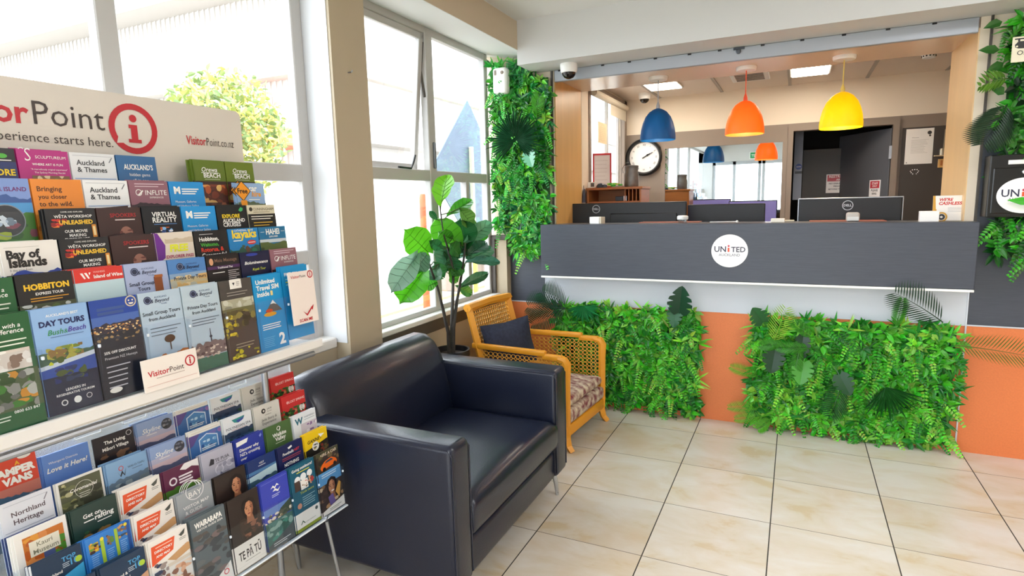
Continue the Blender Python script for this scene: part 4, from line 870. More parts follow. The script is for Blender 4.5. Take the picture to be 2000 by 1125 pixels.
b = MB(); b.T = T_; b.box(-1.2, .013, -.027, -.021, .898, .903).box(.010, .0125, -.0265, -.0215, .6, .898); b.obj('panel_edge', M_acre, stand)
b = MB(); b.T = T_; b.rbox(-1.2, .012, .19, .204, .378, .384, .002, 1); b.obj('front_lip', M_acre, stand)
for x in (-.21, -.53, -.645):
    b = MB(); b.T = T_; w_, h_ = .032, .030
    for q in ((-w_, w_, -h_, -h_ + .003), (-w_, w_, h_ - .003, h_), (-w_, -w_ + .003, -h_, h_), (w_ - .003, w_, -h_, h_)): b.box(x + q[0], x + q[1], -.012, -.009, .872 + q[2], .872 + q[3])
    b.box(x - w_, x + w_, -.021, -.009, .901, .904); b.obj('hook_tab', M_acre, stand)
for y0, y1 in ((-2.145, -2.105), (-3.10, -3.14)): MB().tube([(-.40, y0, .375), (-.37, y1, 0)], .006, 10).obj('leg', M_steel, stand, smooth=50)

ORD = ['top', 'second', 'third', 'fourth', 'fifth', 'sixth']
def place(rk, row, col, base, phrase, copies, items, dz=0, W=.1, H=.21, fan=0, dx=0, cat='brochure', front=0, name='brochure'):
    tier = 'front' if row == RK[rk]['n'] - 1 else ORD[row]
    lab = f"{phrase}, {tier} tier of the {'upper' if rk == 'U' else 'lower'} rack"
    o, ex, up = slot(rk, row, col, W, H); en = ex.cross(up)
    b = MB(); b.box(-W / 2, W / 2, 0, H, -.0028, 0, 0, lin(base)); art(b, items, W, H)
    ob = b.obj(name, paper()); ob.matrix_world = frame_mat(o + up * dz + ex * dx + en * (.003 + front), ex, up)
    grp = 'brochures in the ' + ('upper' if rk == 'U' else 'lower') + ' rack'
    tag(ob, lab, cat, grp)
    for k in range(copies):
        c = ob.copy(); COL.objects.link(c)
        q = random.Random(row * 100 + col * 7 + k)
        M2 = frame_mat(o + up * (dz + q.uniform(-.002, .003)) + ex * (dx - .0035 * (k + 1) + q.uniform(-.0015, .0015)) + en * (.003 + front - .0036 * (k + 1)), ex, up)
        if fan: M2 = M2 @ Matrix.Rotation(fan * (k + 1), 4, 'Z')
        c.matrix_world = M2
        c['label'] = f"spare {phrase} tucked behind, {tier} tier, {'upper' if rk == 'U' else 'lower'} rack"; c['group'] = 'spare copies of the ' + phrase
    return ob
WH = 'f2f2ee'
def at_art(): return [('r', 6, 6, 94, 7, 'b8bcc4'), ('t', 'Auckland', 12, 74, 28, '2f3238', .015), ('t', '& Thames', 12, 78, 44, '2f3238', .015), ('p', [(84, 20), (92, 8), (94, 9), (86, 21)], '7a8088'), ('r', 4, 58, 96, 60, '9ab4dc'), ('m', 0, 100, 66, 80, 210, '2f4f9c', 3)]
def orewa(): return [('r', 0, 58, 100, 210, '6a3020'), ('r', 0, 58, 100, 66, '3a2420'), ('b', 0, 68, 100, 120, 26, 'c8602a e89a4a 8a4028 f2c070 5a2a20', 3, 14), ('r', 0, 118, 100, 150, '4a2a22'), ('b', 0, 118, 100, 205, 18, '6a3a2a 3a2220 a8603a', 4, 14), ('t', 'Orewa', 24, 74, 32, WH, .01, .25), ('r', 22, 34, 78, 35.5, WH), ('t', 'BEACH', 28, 82, 48, WH, .025), ('l', 30, 80, 52, 1, 2, 1.5, 'c8ccb0')]
def inflite(): return [('l', 14, 90, 6, 2, 6, 2, 'd8c4ca'), ('o', 22, 28, 8, 1.6, WH), ('p', [(18, 34), (32, 22), (34, 24), (22, 36)], WH), ('t', 'INFLITE', 38, 94, 34, WH, .005), ('t', 'EXPERIENCES', 48, 84, 42, WH, 0), ('m', 0, 100, 46, 58, 210, '3a2a34', 6)]
def museum(): return [('t', 'M', 12, 30, 30, WH, .05), ('l', 34, 84, 17, 3, 6, 3, WH), ('t', 'Museum, Galleries', 12, 72, 54, WH, 0), ('t', 'and Harbour Sailing', 12, 78, 65, WH, 0), ('b', 0, 90, 100, 205, 20, '2f6fa0 6fc0e8 c8d8e0 1a4a7a', 8, 12)]
def weta(): return [('t', 'COME AND EXPLORE', 30, 74, 9, WH, 0), ('t', 'WĒTA WORKSHOP', 16, 92, 20, WH, .012), ('b', 8, 22, 40, 40, 10, 'c8302a e87a2a 8a1a1a', 4, 7), ('t', 'UNLEASHED', 24, 92, 34, 'ecc038', .04), ('t', 'OUR MOVIE', 32, 78, 52, WH, .02), ('t', 'MAKING', 40, 74, 61, WH, .02), ('t', 'EXPERIENCE', 30, 80, 70, WH, .02), ('r', 88, 36, 97, 64, 'd98c2c'), ('r', 90, 40, 95, 60, 'f0d8a0')]
def dark_face(): return [('t', 'SPOOKERS', 28, 88, 22, 'a8242a', .02), ('l', 38, 84, 27, 1, 3, 2.5, 'd8ccc8'), ('c', 60, 66, 16, '9a6a5c', 22), ('b', 44, 46, 76, 92, 14, '6a3a34 c08a7a 2a1416', 3, 6), ('b', 0, 60, 100, 205, 12, '2a1517 4a2626 1a0e10', 9, 16)]
def ab(x, y): return [('c', x, y, 9, '2c3450'), ('o', x, y, 7, 1, '8a9ac0'), ('t', 'AUCKLAND', x + 16, x + 46, y - 3, '3a4a7a', 0), ('t', '& Beyond', x + 6, x + 52, y + 7, '28304c', .01, .3), ('t', 'TOURS', x + 30, x + 44, y + 13, '3a4a7a', 0)]
G_ = lambda: [('t', 'with a', 56, 84, 26, WH, .01, .15), ('t', 'difference', 40, 88, 36, WH, .01, .15), ('r', 0, 30, 30, 34, 'e8d050'), ('l', 10, 90, 48, 2, 8, 2.5, 'dfe8d8'), ('r', 10, 66, 92, 104, 'd8ccc0'), ('b', 10, 66, 92, 104, 16, 'b8a090 e8e0d8 8a7060 f0ece4', 5, 10), ('r', 0, 106, 100, 178, '4a5a3a'), ('b', 0, 106, 92, 178, 40, '3a7a2a 8a8a84 c8882a 6a6a66 2a4a20 b0b0a8', 6, 13), ('l', 8, 44, 186, 2, 6, 2, 'dfe8d8'), ('t', '0800 633 847', 50, 92, 184, WH, .01)]
U = lambda *a, **k: place('U', *a, **k)
U(0, 1, '1d2d66', 'navy leaflet with dark top and yellow letter', 1, [('r', 0, 0, 100, 28, '17181e'), ('c', 76, 16, 10, '4fae3a', 5), ('l', 60, 92, 24, 1, 2, 2, WH), ('t', 'EXPLORE', 22, 96, 56, 'f0d020', .03)])
U(0, 2, 'b41f7c', 'magenta leaflet with thin white capitals', 2, [('t', 'S', 14, 26, 24, WH, -.01, .1, 1.3), ('t', 'SCULPTUREUM', 34, 94, 18, WH, 0), ('t', 'WHERE ART IS FUN', 26, 86, 33, WH, .01), ('t', '"A marvellously original experience"', 22, 94, 43, WH, 0), ('t', 'The Sydney Morning Herald', 28, 88, 50, WH, 0), ('r', 22, 55, 96, 210, '7a5a3c'), ('b', 22, 55, 96, 200, 40, 'd8c8a0 6a8a3a 2a1f1c c8e0a0 e0b8a8', 7, 9)])
U(0, 3, 'e4e7ea', 'white region leaflet with two dark lines', 1, at_art())
U(0, 4, '2f6699', 'steel blue leaflet with condensed white title', 1, [('t', "AUCKLAND'S", 16, 90, 34, WH, .02, 0, 1.5), ('t', 'hidden gems', 28, 80, 50, WH, 0), ('t', 'all-in-one', 34, 74, 64, WH, 0), ('b', 0, 80, 100, 205, 20, '4a8ab8 8ac0d8 2a5a3a', 5, 14)])
U(0, 6, '5f7420', 'olive beach leaflet with full sunset picture showing', 3, orewa())
U(0, 7, '66791f', 'olive beach leaflet at the right end', 2, orewa())
U(1, 1, '7f9ad6', 'island photo leaflet with dark round picture', 1, [('t', 'BARRIER ISLAND', 6, 94, 26, '742a6e', .02), ('t', 'NATURALLY', 20, 60, 40, WH, .01), ('m', 0, 100, 32, 50, 70, '3a5a9a', 3), ('r', 0, 50, 100, 70, '4f9ad4'), ('m', 0, 100, 58, 80, 210, '3f7a2a', 5), ('b', 0, 70, 100, 200, 40, '5a9a2a a8b83a 2a5a24 8a4a5a', 4, 12), ('c', 50, 86, 33, '2a2f36'), ('o', 50, 86, 33, 2, '8a9098'), ('b', 34, 74, 66, 98, 12, 'b8c8d8 e0e8ee 7a8a9a', 5, 7), ('l', 8, 92, 128, 3, 8, 2.5, 'e8ecd8')])
U(1, 2, 'e98c2f', 'orange leaflet with brown serif lines', 1, [('t', 'Bringing', 10, 58, 26, '4a2a12', .015), ('t', 'you closer', 10, 66, 42, '4a2a12', .015), ('t', 'to the wild.', 10, 76, 58, '4a2a12', .015), ('b', 0, 90, 100, 205, 20, 'c86a1a f0b060 8a4a1a', 5, 14)])
U(1, 3, 'eef0f2', 'white region leaflet with two dark lines', 2, at_art())
U(1, 4, '906270', 'mauve leaflet with mountain outline', 1, inflite())
U(1, 5, '1f90d6', 'sky blue leaflet with white initial', 1, museum())
U(1, 7, '93b2da', 'pale blue leaflet with orange diamond', 2, [('t', 'car', 44, 74, 22, WH, .03), ('t', 'hire', 52, 86, 38, 'e8a040', .03, .15), ('l', 40, 80, 46, 1, 3, 2.5, WH), ('m', 0, 100, 52, 66, 210, '5a6a50', 3), ('p', [(20, -8), (50, 22), (20, 52), (-10, 22)], '3a2a14'), ('p', [(20, -5), (47, 22), (20, 49), (-7, 22)], 'ee9a26'), ('t', 'Free', 2, 38, 29, '2a1c10', .03), ('r', 10, 49, 32, 66, 'ee9a26')])
U(2, 2, '1b1c20', 'black workshop leaflet with yellow lettering', 2, weta())
U(2, 3, '3a2221', 'dark red leaflet with shadowed face', 3, dark_face(), fan=.035)
U(2, 4, '10141d', 'black leaflet with spaced white capitals', 1, [('t', 'VIRTUAL', 24, 88, 24, WH, .02), ('t', 'REALITY', 24, 88, 38, WH, .02), ('l', 26, 86, 42, 1, 2, 1.5, '5a8ac8'), ('p', [(56, 54), (20, 100), (36, 100)], '2f6fc0'), ('p', [(58, 54), (92, 100), (76, 100)], '2f6fc0'), ('b', 40, 50, 74, 100, 20, '8ac0f0 2a4a8a c8602a e8e8f0', 3, 6)])
U(2, 5, '1f94da', 'sky blue leaflet with white initial', 1, museum())
U(2, 6, '16181c', 'black cruise leaflet with yellow word', 2, [('p', [(72, 14), (80, 5), (88, 8), (86, 15), (78, 18)], '3fae6a'), ('t', 'EXPLORE', 16, 74, 34, 'ecd020', .03), ('t', 'AUCKLAND', 16, 90, 46, WH, .03), ('t', 'CRUISES', 16, 74, 58, WH, .03), ('b', 0, 70, 100, 200, 20, '2a5a9a 6a9ac8 e0e8f0', 4, 13)])
U(2, 7, 'd8d1b8', 'cream and black leaflet at the right end', 1, [('c', 12, 12, 6, '3a3428'), ('t', 'CUNNINGHAM', 20, 96, 16, '4a4434', 0), ('l', 20, 80, 20, 1, 2, 1.5, '6a6450'), ('r', 0, 26, 100, 210, '1b1b1b'), ('l', 10, 90, 32, 2, 7, 2.5, 'e8e4d8'), ('l', 16, 86, 50, 2, 8, 2.5, 'd8b040')])
U(3, 1, 'ebe7e1', 'white leaflet with heavy black letters and blue ridge', 1, [('l', 6, 66, 10, 1, 2, 1, 'c8c4bc'), ('t', 'Bay of', 8, 66, 32, '1e1a18', .045), ('t', 'Islands', 10, 76, 49, '1e1a18', .045), ('t', '3 day tour from', 10, 48, 57, '5a5450', 0), ('t', 'Auckland', 10, 36, 65, '5a5450', 0), ('m', 0, 100, 56, 72, 210, '2b46a0', 12)])
U(3, 2, '1b1c20', 'black workshop leaflet with yellow lettering', 2, weta())
U(3, 3, '3c2423', 'dark red leaflet with shadowed face', 4, dark_face(), fan=.05)
U(3, 4, 'e2d7c8', 'pale pass leaflet with purple corner', 1, [('p', [(0, 0), (8, 0), (24, 30), (20, 60), (0, 74)], '6f2a90'), ('r', 0, 66, 100, 210, 'b8d43a'), ('t', 'FREE', 34, 84, 46, 'e6e838', .05, .1), ('t', 'EXPLORER PASS', 22, 96, 62, 'b0486a', .03, .1), ('m', 24, 100, 8, 16, 26, 'c8b8a0', 5)])
U(3, 5, '18181b', 'black leaflet listing four coloured place names', 2, [('l', 16, 56, 9, 1, 2, 1.5, 'c8c8c8'), ('t', 'Hobbiton,', 14, 72, 27, WH, .03), ('t', 'Waitomo,', 16, 70, 41, '4fae3c', .03), ('t', 'Rotorua, &', 16, 84, 55, 'd8402c', .03), ('t', 'Coromandel', 16, 90, 69, WH, .03)])
U(3, 6, '1f82c4', 'blue kayak leaflet with yellow word', 1, [('t', 'CATHEDRAL COVE', 20, 84, 8, WH, .01), ('t', 'kayaks', 12, 94, 26, 'f0d23a', .035), ('l', 14, 40, 32, 1, 2, 2.5, WH), ('m', 0, 100, 34, 60, 210, '2f5a4a', 5), ('b', 40, 44, 100, 90, 14, '4a5a44 6a4a34 2f7a5a', 5, 10), ('c', 74, 40, 15, 'd0342c', 6), ('l', 62, 86, 39, 1, 2, 2, WH)])
U(3, 7, '22729f', 'blue leaflet with white title over a landscape strip', 1, [('t', 'HAHEI', 26, 76, 22, WH, .03, 0, 1.25), ('r', 6, 14, 20, 15, WH), ('r', 82, 14, 96, 15, WH), ('t', 'EXPLORER', 36, 68, 31, WH, .01), ('r', 0, 36, 100, 46, 'c8d4dc'), ('m', 0, 100, 44, 54, 210, '5a6a3a', 4), ('b', 0, 54, 100, 120, 20, '3a4a2a 8a7a4a 6a5a3a', 5, 11)])
U(4, 0, '215e33', 'green leaflet with white italic words', 2, G_())
U(4, 1, '1b1b1d', 'black leaflet with bold golden title', 2, [('t', 'HOBBITON', 12, 92, 30, 'eec02c', .045), ('t', 'EXPRESS TOUR', 30, 80, 41, WH, .02), ('l', 20, 88, 46, 2, 5, 2, 'c8902c'), ('r', 0, 58, 100, 210, '4a5038'), ('b', 0, 58, 100, 110, 30, 'a8a8a4 2a3420 5a6a3a c8ccc8 3a4428', 4, 9)])
U(4, 2, 'bcd6de', 'wine leaflet with red band', 4, [('r', 0, 0, 100, 28, 'd8352c'), ('p', [(12, 8), (17, 8), (22, 20), (19, 21)], WH), ('p', [(20, 8), (25, 8), (30, 20), (27, 21)], WH), ('p', [(29, 8), (33, 8), (30, 14)], WH), ('t', 'WAIHEKE', 38, 62, 10, 'f0b8b0', .01), ('t', 'Island of Wine', 38, 98, 21, WH, .025), ('b', 0, 80, 100, 200, 20, '8ab8c8 d8e4dc 6a9a5a', 4, 14)])
U(4, 3, 'a9b6d8', 'pale blue small group leaflet with brown tower', 2, ab(22, 18) + [('t', 'Small Group', 6, 64, 50, '333a50', .012), ('t', 'Tours', 24, 52, 62, '333a50', .012), ('r', 64, 34, 84, 74, '8a4a24'), ('r', 66, 30, 86, 36, 'a8602c'), ('r', 0, 72, 100, 210, 'c8a888')])
U(4, 4, '5084c2', 'blue and sand private tour leaflet', 2, [('r', 0, 34, 100, 46, '8aa8c8'), ('r', 0, 46, 100, 60, 'c8b890'), ('r', 0, 60, 100, 210, 'dcb878'), ('b', 0, 40, 100, 75, 16, 'e0c89a b8b8a8 d8b070', 4, 12)] + ab(30, 18) + [('t', 'Private Day Tours', 10, 96, 50, '2e3440', .012)])
U(4, 5, '1c1719', 'black massage leaflet with purple stripe', 1, [('c', 14, 16, 6, 'd8a07a', 9), ('t', 'Maia Massage', 24, 92, 18, '8a6a58', .01), ('r', 0, 28, 100, 36, '4a2458'), ('t', 'Traditional Thai', 30, 76, 35, WH, .01), ('l', 14, 50, 44, 1, 2, 2, WH), ('l', 60, 94, 42, 6, 5, 1.8, 'c8c0c0')])
U(4, 6, '15183c', 'midnight blue leaflet with white handwriting', 1, [('c', 40, 8, 20, '2a3fa0', 4), ('t', 'Bioluminescence', 12, 92, 34, WH, .02, .35), ('t', 'Kayak Tour', 36, 82, 52, 'd0d848', .01, .3), ('b', 0, 66, 100, 190, 14, '2a3a8a 1a2a5a 4a6ad0', 3, 14)])
U(4, 7, '94656f', 'mauve leaflet with mountain outline', 1, inflite())
U(5, 0, '1f5a31', 'tall green leaflet with stacked photos', 2, G_(), H=.215)
U(5, 1, '8fb5e2', 'day tour leaflet with island and lake picture', 2, [('t', "AUCKLAND'S BEST", 24, 82, 18, WH, .015), ('t', 'DAY TOURS', 10, 92, 36, '16245a', .045), ('t', 'Bush', 22, 50, 54, '2f8a4a', .01, .3), ('t', '&', 51, 58, 54, '2f8a4a', .0, .2), ('t', 'Beach', 58, 92, 53, '4a2f9a', .01, .3), ('l', 26, 86, 58, 1, 2, 1.2, '4a6a9a'), ('m', 0, 100, 84, 98, 112, '3a5a4a', 3), ('b', 14, 78, 80, 112, 36, '7a8a2a c8cc2a 8a6a3a 4a5a24 a8a040', 5, 9), ('p', [(0, 112), (100, 98), (100, 108), (0, 122)], 'c8d0dc'), ('p', [(0, 120), (100, 107), (100, 150), (0, 150)], '2a4a9a'), ('r', 0, 136, 100, 210, '16203a'), ('b', 20, 120, 80, 150, 14, '4a5a2a 2a3a5a 1a2a6a', 6, 9), ('t', 'LEADERS IN', 36, 72, 168, WH, .01), ('t', 'REGENERATIVE TOURISM', 18, 88, 176, WH, .01), ('o', 30, 190, 6, 2, 'd8d8d8'), ('c', 54, 190, 7, 'e8e8e4'), ('o', 76, 188, 5.5, 1.2, 'd8d8d8')])
U(5, 2, '1a1e2a', 'dark harbour night leaflet with smiling ring', 1, [('r', 0, 0, 100, 52, '24479c'), ('r', 0, 36, 100, 58, '4a6ab0'), ('l', 14, 72, 18, 2, 9, 6, '3a5590'), ('o', 86, 12, 12, 2.5, 'd8c8a8'), ('c', 82, 10, 1.8, 'e8e0d0'), ('c', 90, 10, 1.8, 'e8e0d0'), ('p', [(80, 15), (92, 15), (89, 19), (83, 19)], 'e8e0d0'), ('m', 0, 100, 50, 64, 74, '3a3440', 8), ('b', 0, 56, 100, 74, 50, 'e8c080 f0dca8 8a6a4a c88a4a', 5, 3), ('r', 0, 72, 100, 210, '181d2b'), ('b', 0, 74, 100, 92, 26, 'a88a5a 5a5040 2a3040', 6, 4), ('t', '25% OFF DISCOUNT', 14, 82, 116, WH, .02), ('t', 'Premium NZ Honeys', 14, 82, 128, 'd0d0d4', .0), ('l', 14, 64, 142, 5, 11, 2.4, 'b8b8c0'), ('c', 26, 194, 13, 'e8e4dc', 6)])
U(5, 3, 'b5c9da', 'pale blue leaflet with tree on orange hill', 2, ab(20, 18) + [('t', 'Small Group Tours', 4, 94, 52, '333a44', .012), ('t', 'from Auckland', 16, 80, 65, '333a44', .012), ('l', 16, 90, 82, 3, 8, 2, '6a7a88'), ('m', 0, 100, 130, 152, 210, 'c8722e', 5), ('c', 58, 112, 13, '4a3a2c', 9), ('r', 57, 114, 59.5, 138, '4a3a2c'), ('b', 60, 150, 100, 205, 14, 'd8a02a a87a2a c8c05a', 3, 10)])
U(5, 4, 'b8cad6', 'pale blue leaflet with skyline and tower', 1, ab(30, 20) + [('t', 'Private Day Tours', 10, 92, 56, '333a44', .012), ('t', 'from Auckland', 20, 84, 69, '333a44', .012), ('l', 16, 92, 82, 3, 7, 2, '6a7a88'), ('p', [(60, 110), (61.5, 110), (63, 170), (58, 170)], '3a4450'), ('c', 60.5, 130, 4, '3a4450', 3), ('m', 0, 100, 140, 168, 176, '7a6a68', 9), ('b', 0, 148, 100, 180, 40, 'b89a90 6a5a58 d8c8b8 5a4a4a', 4, 5), ('r', 0, 178, 100, 210, '3f6f5c')])
U(5, 5, '4a4541', 'charcoal leaflet with white tag and yellow flowers', 1, [('r', 32, 0, 68, 24, 'eae6e0'), ('p', [(40, 8), (48, 8), (44, 16)], '3a3a3a'), ('l', 52, 62, 7, 3, 4, 1.5, '8a8680'), ('l', 20, 84, 32, 2, 7, 2, '9a948c'), ('r', 0, 50, 100, 74, 'a8a48c'), ('b', 0, 50, 100, 76, 14, 'c8c8b8 8a8a78 b8b8a0', 3, 12), ('r', 0, 74, 100, 100, '6a6a44'), ('b', 0, 80, 100, 130, 26, '5a5430 8a8040 3a3a2a 4a4436', 5, 12), ('b', 2, 90, 36, 150, 22, 'c8b02a e0c83a 8a7a2a', 6, 7), ('l', 26, 84, 168, 2, 8, 2, 'a8a08c'), ('b', 10, 180, 96, 206, 16, 'c8b82a e0d03a 8a8a2a', 7, 8)])
U(5, 6, '1792ce', 'bright blue data card leaflet with volcano', 2, [('t', 'Unlimited', 10, 76, 24, WH, .03), ('t', 'Travel SIM', 10, 88, 41, WH, .03), ('t', 'inside', 10, 52, 58, WH, .03), ('r', 56, 46, 64, 59, 'e8d48a'), ('p', [(30, 104), (60, 72), (90, 104)], '5a5a58'), ('p', [(50, 83), (60, 72), (72, 86), (62, 82)], 'f0f0f0'), ('c', 46, 110, 22, 'e0a02c', 6), ('c', 44, 100, 12, 'c84a2a', 5), ('l', 14, 78, 136, 3, 6, 2.5, WH), ('t', '2', 66, 88, 198, WH, .04), ('l', 12, 52, 172, 6, 5, 1.5, '6abce4')])
U(5, 7, '1c94cf', 'bright blue data card leaflet at the right end', 2, [('t', 'FREE SIM', 10, 58, 26, WH, .03), ('l', 12, 56, 34, 3, 8, 3.5, '8ad0e0'), ('l', 12, 52, 42, 1, 8, 3.5, 'd8d84a'), ('r', 66, 18, 80, 66, 'e6f0f4'), ('l', 68, 78, 22, 8, 5, 2.5, '8a9aa4')], dz=.013)
U(5, 7, 'efe2da', 'white scan card with red swoosh', 0, [('t', 'Visitor', 8, 42, 18, RED, .01), ('t', 'Point', 43, 66, 18, INK, 0), ('o', 84, 12, 11, 3, RED), ('t', 'i', 82.5, 85.5, 17, RED, .03), ('p', [(40, 116), (54, 126), (74, 108), (84, 102), (78, 118), (74, 114), (54, 132)], RED), ('t', 'SCAN ME', 22, 74, 146, RED, .02)], W=.098, H=.152, dz=-.004, front=.0235, cat='card', name='scan_card')
o, ex, up = slot('U', 5, 2, .13, .21); ex_, up_ = ex, up
b = MB(); b.box(-.067, .067, 0, .072, -.0015, 0, 0, lin('efe7df')); art(b, [('t', 'Visitor', 12, 62, 40, RED, .015), ('t', 'Point', 63, 98, 40, INK, 0), ('o', 115, 26, 13, 3, RED), ('t', 'i', 113, 117, 33, RED, .03), ('r', 30, 45, 98, 46.5, 'b8a8a0'), ('r', 6, 60, 128, 61, 'd8b0a8')], .134, .072)
ob = b.obj('name_card', paper()); ob.matrix_world = frame_mat(o + ex * .088 + ex.cross(up) * .0266 - up * .006, ex, up); tag(ob, 'white name card with red and dark lettering on the upper rack lip', 'card')
L = lambda *a, **k: place('L', *a, **k)
def love(): return [('t', 'Whangarei Districts', 12, 74, 24, WH, 0), ('t', 'Love it Here!', 6, 94, 44, WH, .025, .25)]
def sky(): return [('r', 0, 34, 100, 48, 'b8b8d0'), ('r', 0, 48, 100, 210, 'd4bcc4'), ('m', 0, 100, 58, 66, 210, '5a6080', 4), ('t', 'Skyline', 12, 62, 32, WH, .01, .3), ('l', 22, 50, 38, 1, 2, 1.6, WH), ('c', 80, 24, 15, '3a3f4a'), ('b', 68, 14, 92, 34, 10, '6a7080 2a2c34 8a8a90', 4, 5)]
def hexa(): return [('r', 0, 0, 100, 12, 'e6e4de'), ('r', 8, 6, 92, 7, 'c8b8a0'), ('r', 0, 12, 100, 210, '3f6fae'), ('p', [(0, 12), (34, 12), (10, 40), (0, 44)], '5a4a8a'), ('b', 60, 14, 100, 60, 12, '6a6ab0 4a8ac8 8a6aa8', 4, 9), ('p', [(54, 18), (88, 30), (88, 66), (28, 66), (28, 30)], 'cfe0f0'), ('p', [(54, 21), (85, 32), (85, 66), (31, 66), (31, 32)], '4a86c0'), ('b', 34, 36, 82, 64, 14, 'b8d8ec 2a5a9a 7ab0d8', 4, 7), ('l', 34, 80, 56, 2, 5, 2.5, WH)]
def poly_(): return [('p', [(30, 10), (76, 8), (70, 18), (52, 24), (38, 20)], '2a8a8a'), ('p', [(44, 16), (74, 12), (66, 20), (52, 24)], '3a4a9a'), ('t', 'POLYNESIAN SPA', 8, 94, 38, '2a3a54', .005), ('l', 26, 78, 41, 1, 2, 1, 'c06a70'), ('m', 0, 100, 44, 62, 210, '2f4460', 7), ('r', 0, 66, 100, 210, '3a5a80'), ('b', 0, 56, 100, 80, 12, '1f2f4a 4a6a94 2a4a3a', 4, 10)]
def jade(): return [('c', 36, 20, 8, '2a2a2a'), ('c', 37, 20, 3.5, 'd6d4cc'), ('t', 'JADE', 50, 68, 20, '4a4a48', 0), ('t', 'FACTORY', 50, 68, 27, '4a4a48', 0), ('t', 'EXPERIENCE', 40, 64, 36, '6a6a66', 0), ('t', 'Jade Story &', 24, 84, 52, '4a4a48', .0, .15), ('t', 'Experience', 26, 80, 64, '4a4a48', .0, .15)]
def spring(): return [('r', 0, 0, 100, 44, 'c62a2c'), ('c', 24, 24, 5, 'e0a0a0'), ('t', 'LOST SPRING', 30, 96, 28, 'f6e4e0', 0), ('b', 0, 44, 100, 90, 40, '2a5a24 4a8a3a 1a3418 c88a5a 3a6a2a', 5, 9), ('c', 82, 56, 12, 'efece6'), ('l', 75, 89, 50, 3, 5, 1.5, '6a6a6a')]
def direc(): return [('p', [(6, 14), (66, 14), (58, 46), (2, 62)], 'e2562c'), ('l', 16, 58, 20, 1, 2, 2, 'f8d8c8'), ('t', 'DIRECTORY', 12, 58, 34, WH, .03), ('t', 'AND MAP', 14, 50, 46, WH, .03), ('p', [(76, 18), (94, 8), (90, 20), (82, 24)], '4a4f4a'), ('l', 76, 94, 27, 2, 4, 1.5, '8a8a86'), ('p', [(40, 64), (94, 46), (100, 48), (100, 66), (60, 76)], 'c89a6a'), ('r', 40, 76, 100, 84, 'e0d0bc'), ('b', 4, 60, 40, 100, 18, '3a2f2c 6a4a4a 9a8a84 2a3a5a', 4, 8), ('b', 30, 88, 100, 200, 40, 'e0b090 c88a64 f0d8c0 a86a4a 8a5a44', 5, 12)]
def woman(x, y, s):
    P = lambda *q: [(x + a * s, y + b * s) for a, b in q]
    return [('p', P((-20, -10), (-12, -24), (2, -29), (16, -22), (21, -4), (23, 20), (18, 34), (-6, 30), (-16, 14)), '1a100e'), ('p', P((-8, 14), (8, 16), (12, 34), (-10, 34)), '9a6448'), ('p', P((-13, -8), (-8, -18), (3, -20), (11, -12), (12, 2), (8, 14), (1, 20), (-6, 17), (-12, 6)), 'c48a66'), ('p', P((2, -20), (11, -12), (12, 2), (8, 14), (1, 20), (5, 8), (6, -6)), '9c6246'), ('p', P((-11, -7), (-4, -8), (-4, -6.5), (-11, -5.5)), '2a1612'), ('p', P((2, -8), (9, -7), (9, -5.5), (2, -6.5)), '2a1612'), ('c', x - 7 * s, y - 3 * s, 2.4 * s, '2a1612', 1.3 * s), ('c', x + 5 * s, y - 3 * s, 2.4 * s, '2a1612', 1.3 * s), ('p', P((-2, -3), (1, 6), (-4, 6)), 'aa7050'), ('c', x - 1.5 * s, y + 11 * s, 4.4 * s, '8e3f38', 1.6 * s), ('p', P((-20, -10), (-12, -24), (0, -27), (-8, -16), (-13, -4), (-14, 14), (-18, 12)), '1a100e')]
L(0, 0, 'd8452d', 'red van leaflet standing taller than the rest', 0, [('c', 78, 12, 13, 'e8e4e0', 6), ('t', 'A', 58, 68, 28, 'f0b02c', .04), ('t', 'CAMPER', 8, 96, 47, WH, .06), ('t', 'VANS', 30, 88, 68, WH, .06), ('r', 0, 74, 100, 210, 'c87868'), ('m', 0, 100, 80, 100, 210, '3f5f78', 6), ('b', 0, 100, 100, 200, 20, '2f4a5a 5a7a8a 8a9aa0', 4, 14)], dz=.03)
L(0, 1, '5f88d2', 'periwinkle leaflet with slanted white lettering', 2, love())
L(0, 2, '1d1b25', 'black village leaflet with round emblem', 0, [('t', 'The Living', 26, 78, 24, WH, .025), ('t', 'Māori Village', 20, 84, 40, WH, .025), ('o', 88, 12, 7, 1.5, 'c8c8cc'), ('b', 0, 44, 100, 90, 24, '5a4034 3a2a24 7a5a44 2a1f20', 4, 10)])
L(0, 3, '8fa6d0', 'dusk pink and blue leaflet with dark disc', 3, sky())
L(0, 4, 'e6e4de', 'blue lodge leaflet with white cut corner', 1, hexa())
L(0, 5, 'e9edf1', 'white spa leaflet with teal bowl', 1, poly_())
L(0, 6, 'd7d5cd', 'stone grey leaflet with black ring', 1, jade())
L(0, 7, 'c62a2c', 'red leaflet with garden photo', 2, spring())
L(1, 0, 'e0e3eb', 'white heritage leaflet with navy stripe', 1, [('l', 8, 92, 8, 1, 2, 1, 'b8bcc8'), ('t', 'Northland', 20, 84, 36, '5a4a52', .012), ('t', 'Heritage', 22, 78, 54, '5a4a52', .012), ('p', [(82, 22), (90, 8), (92, 9), (84, 23)], '8a8a94'), ('r', 4, 66, 96, 67, '8a90a8'), ('r', 0, 72, 100, 210, '3f4f86')])
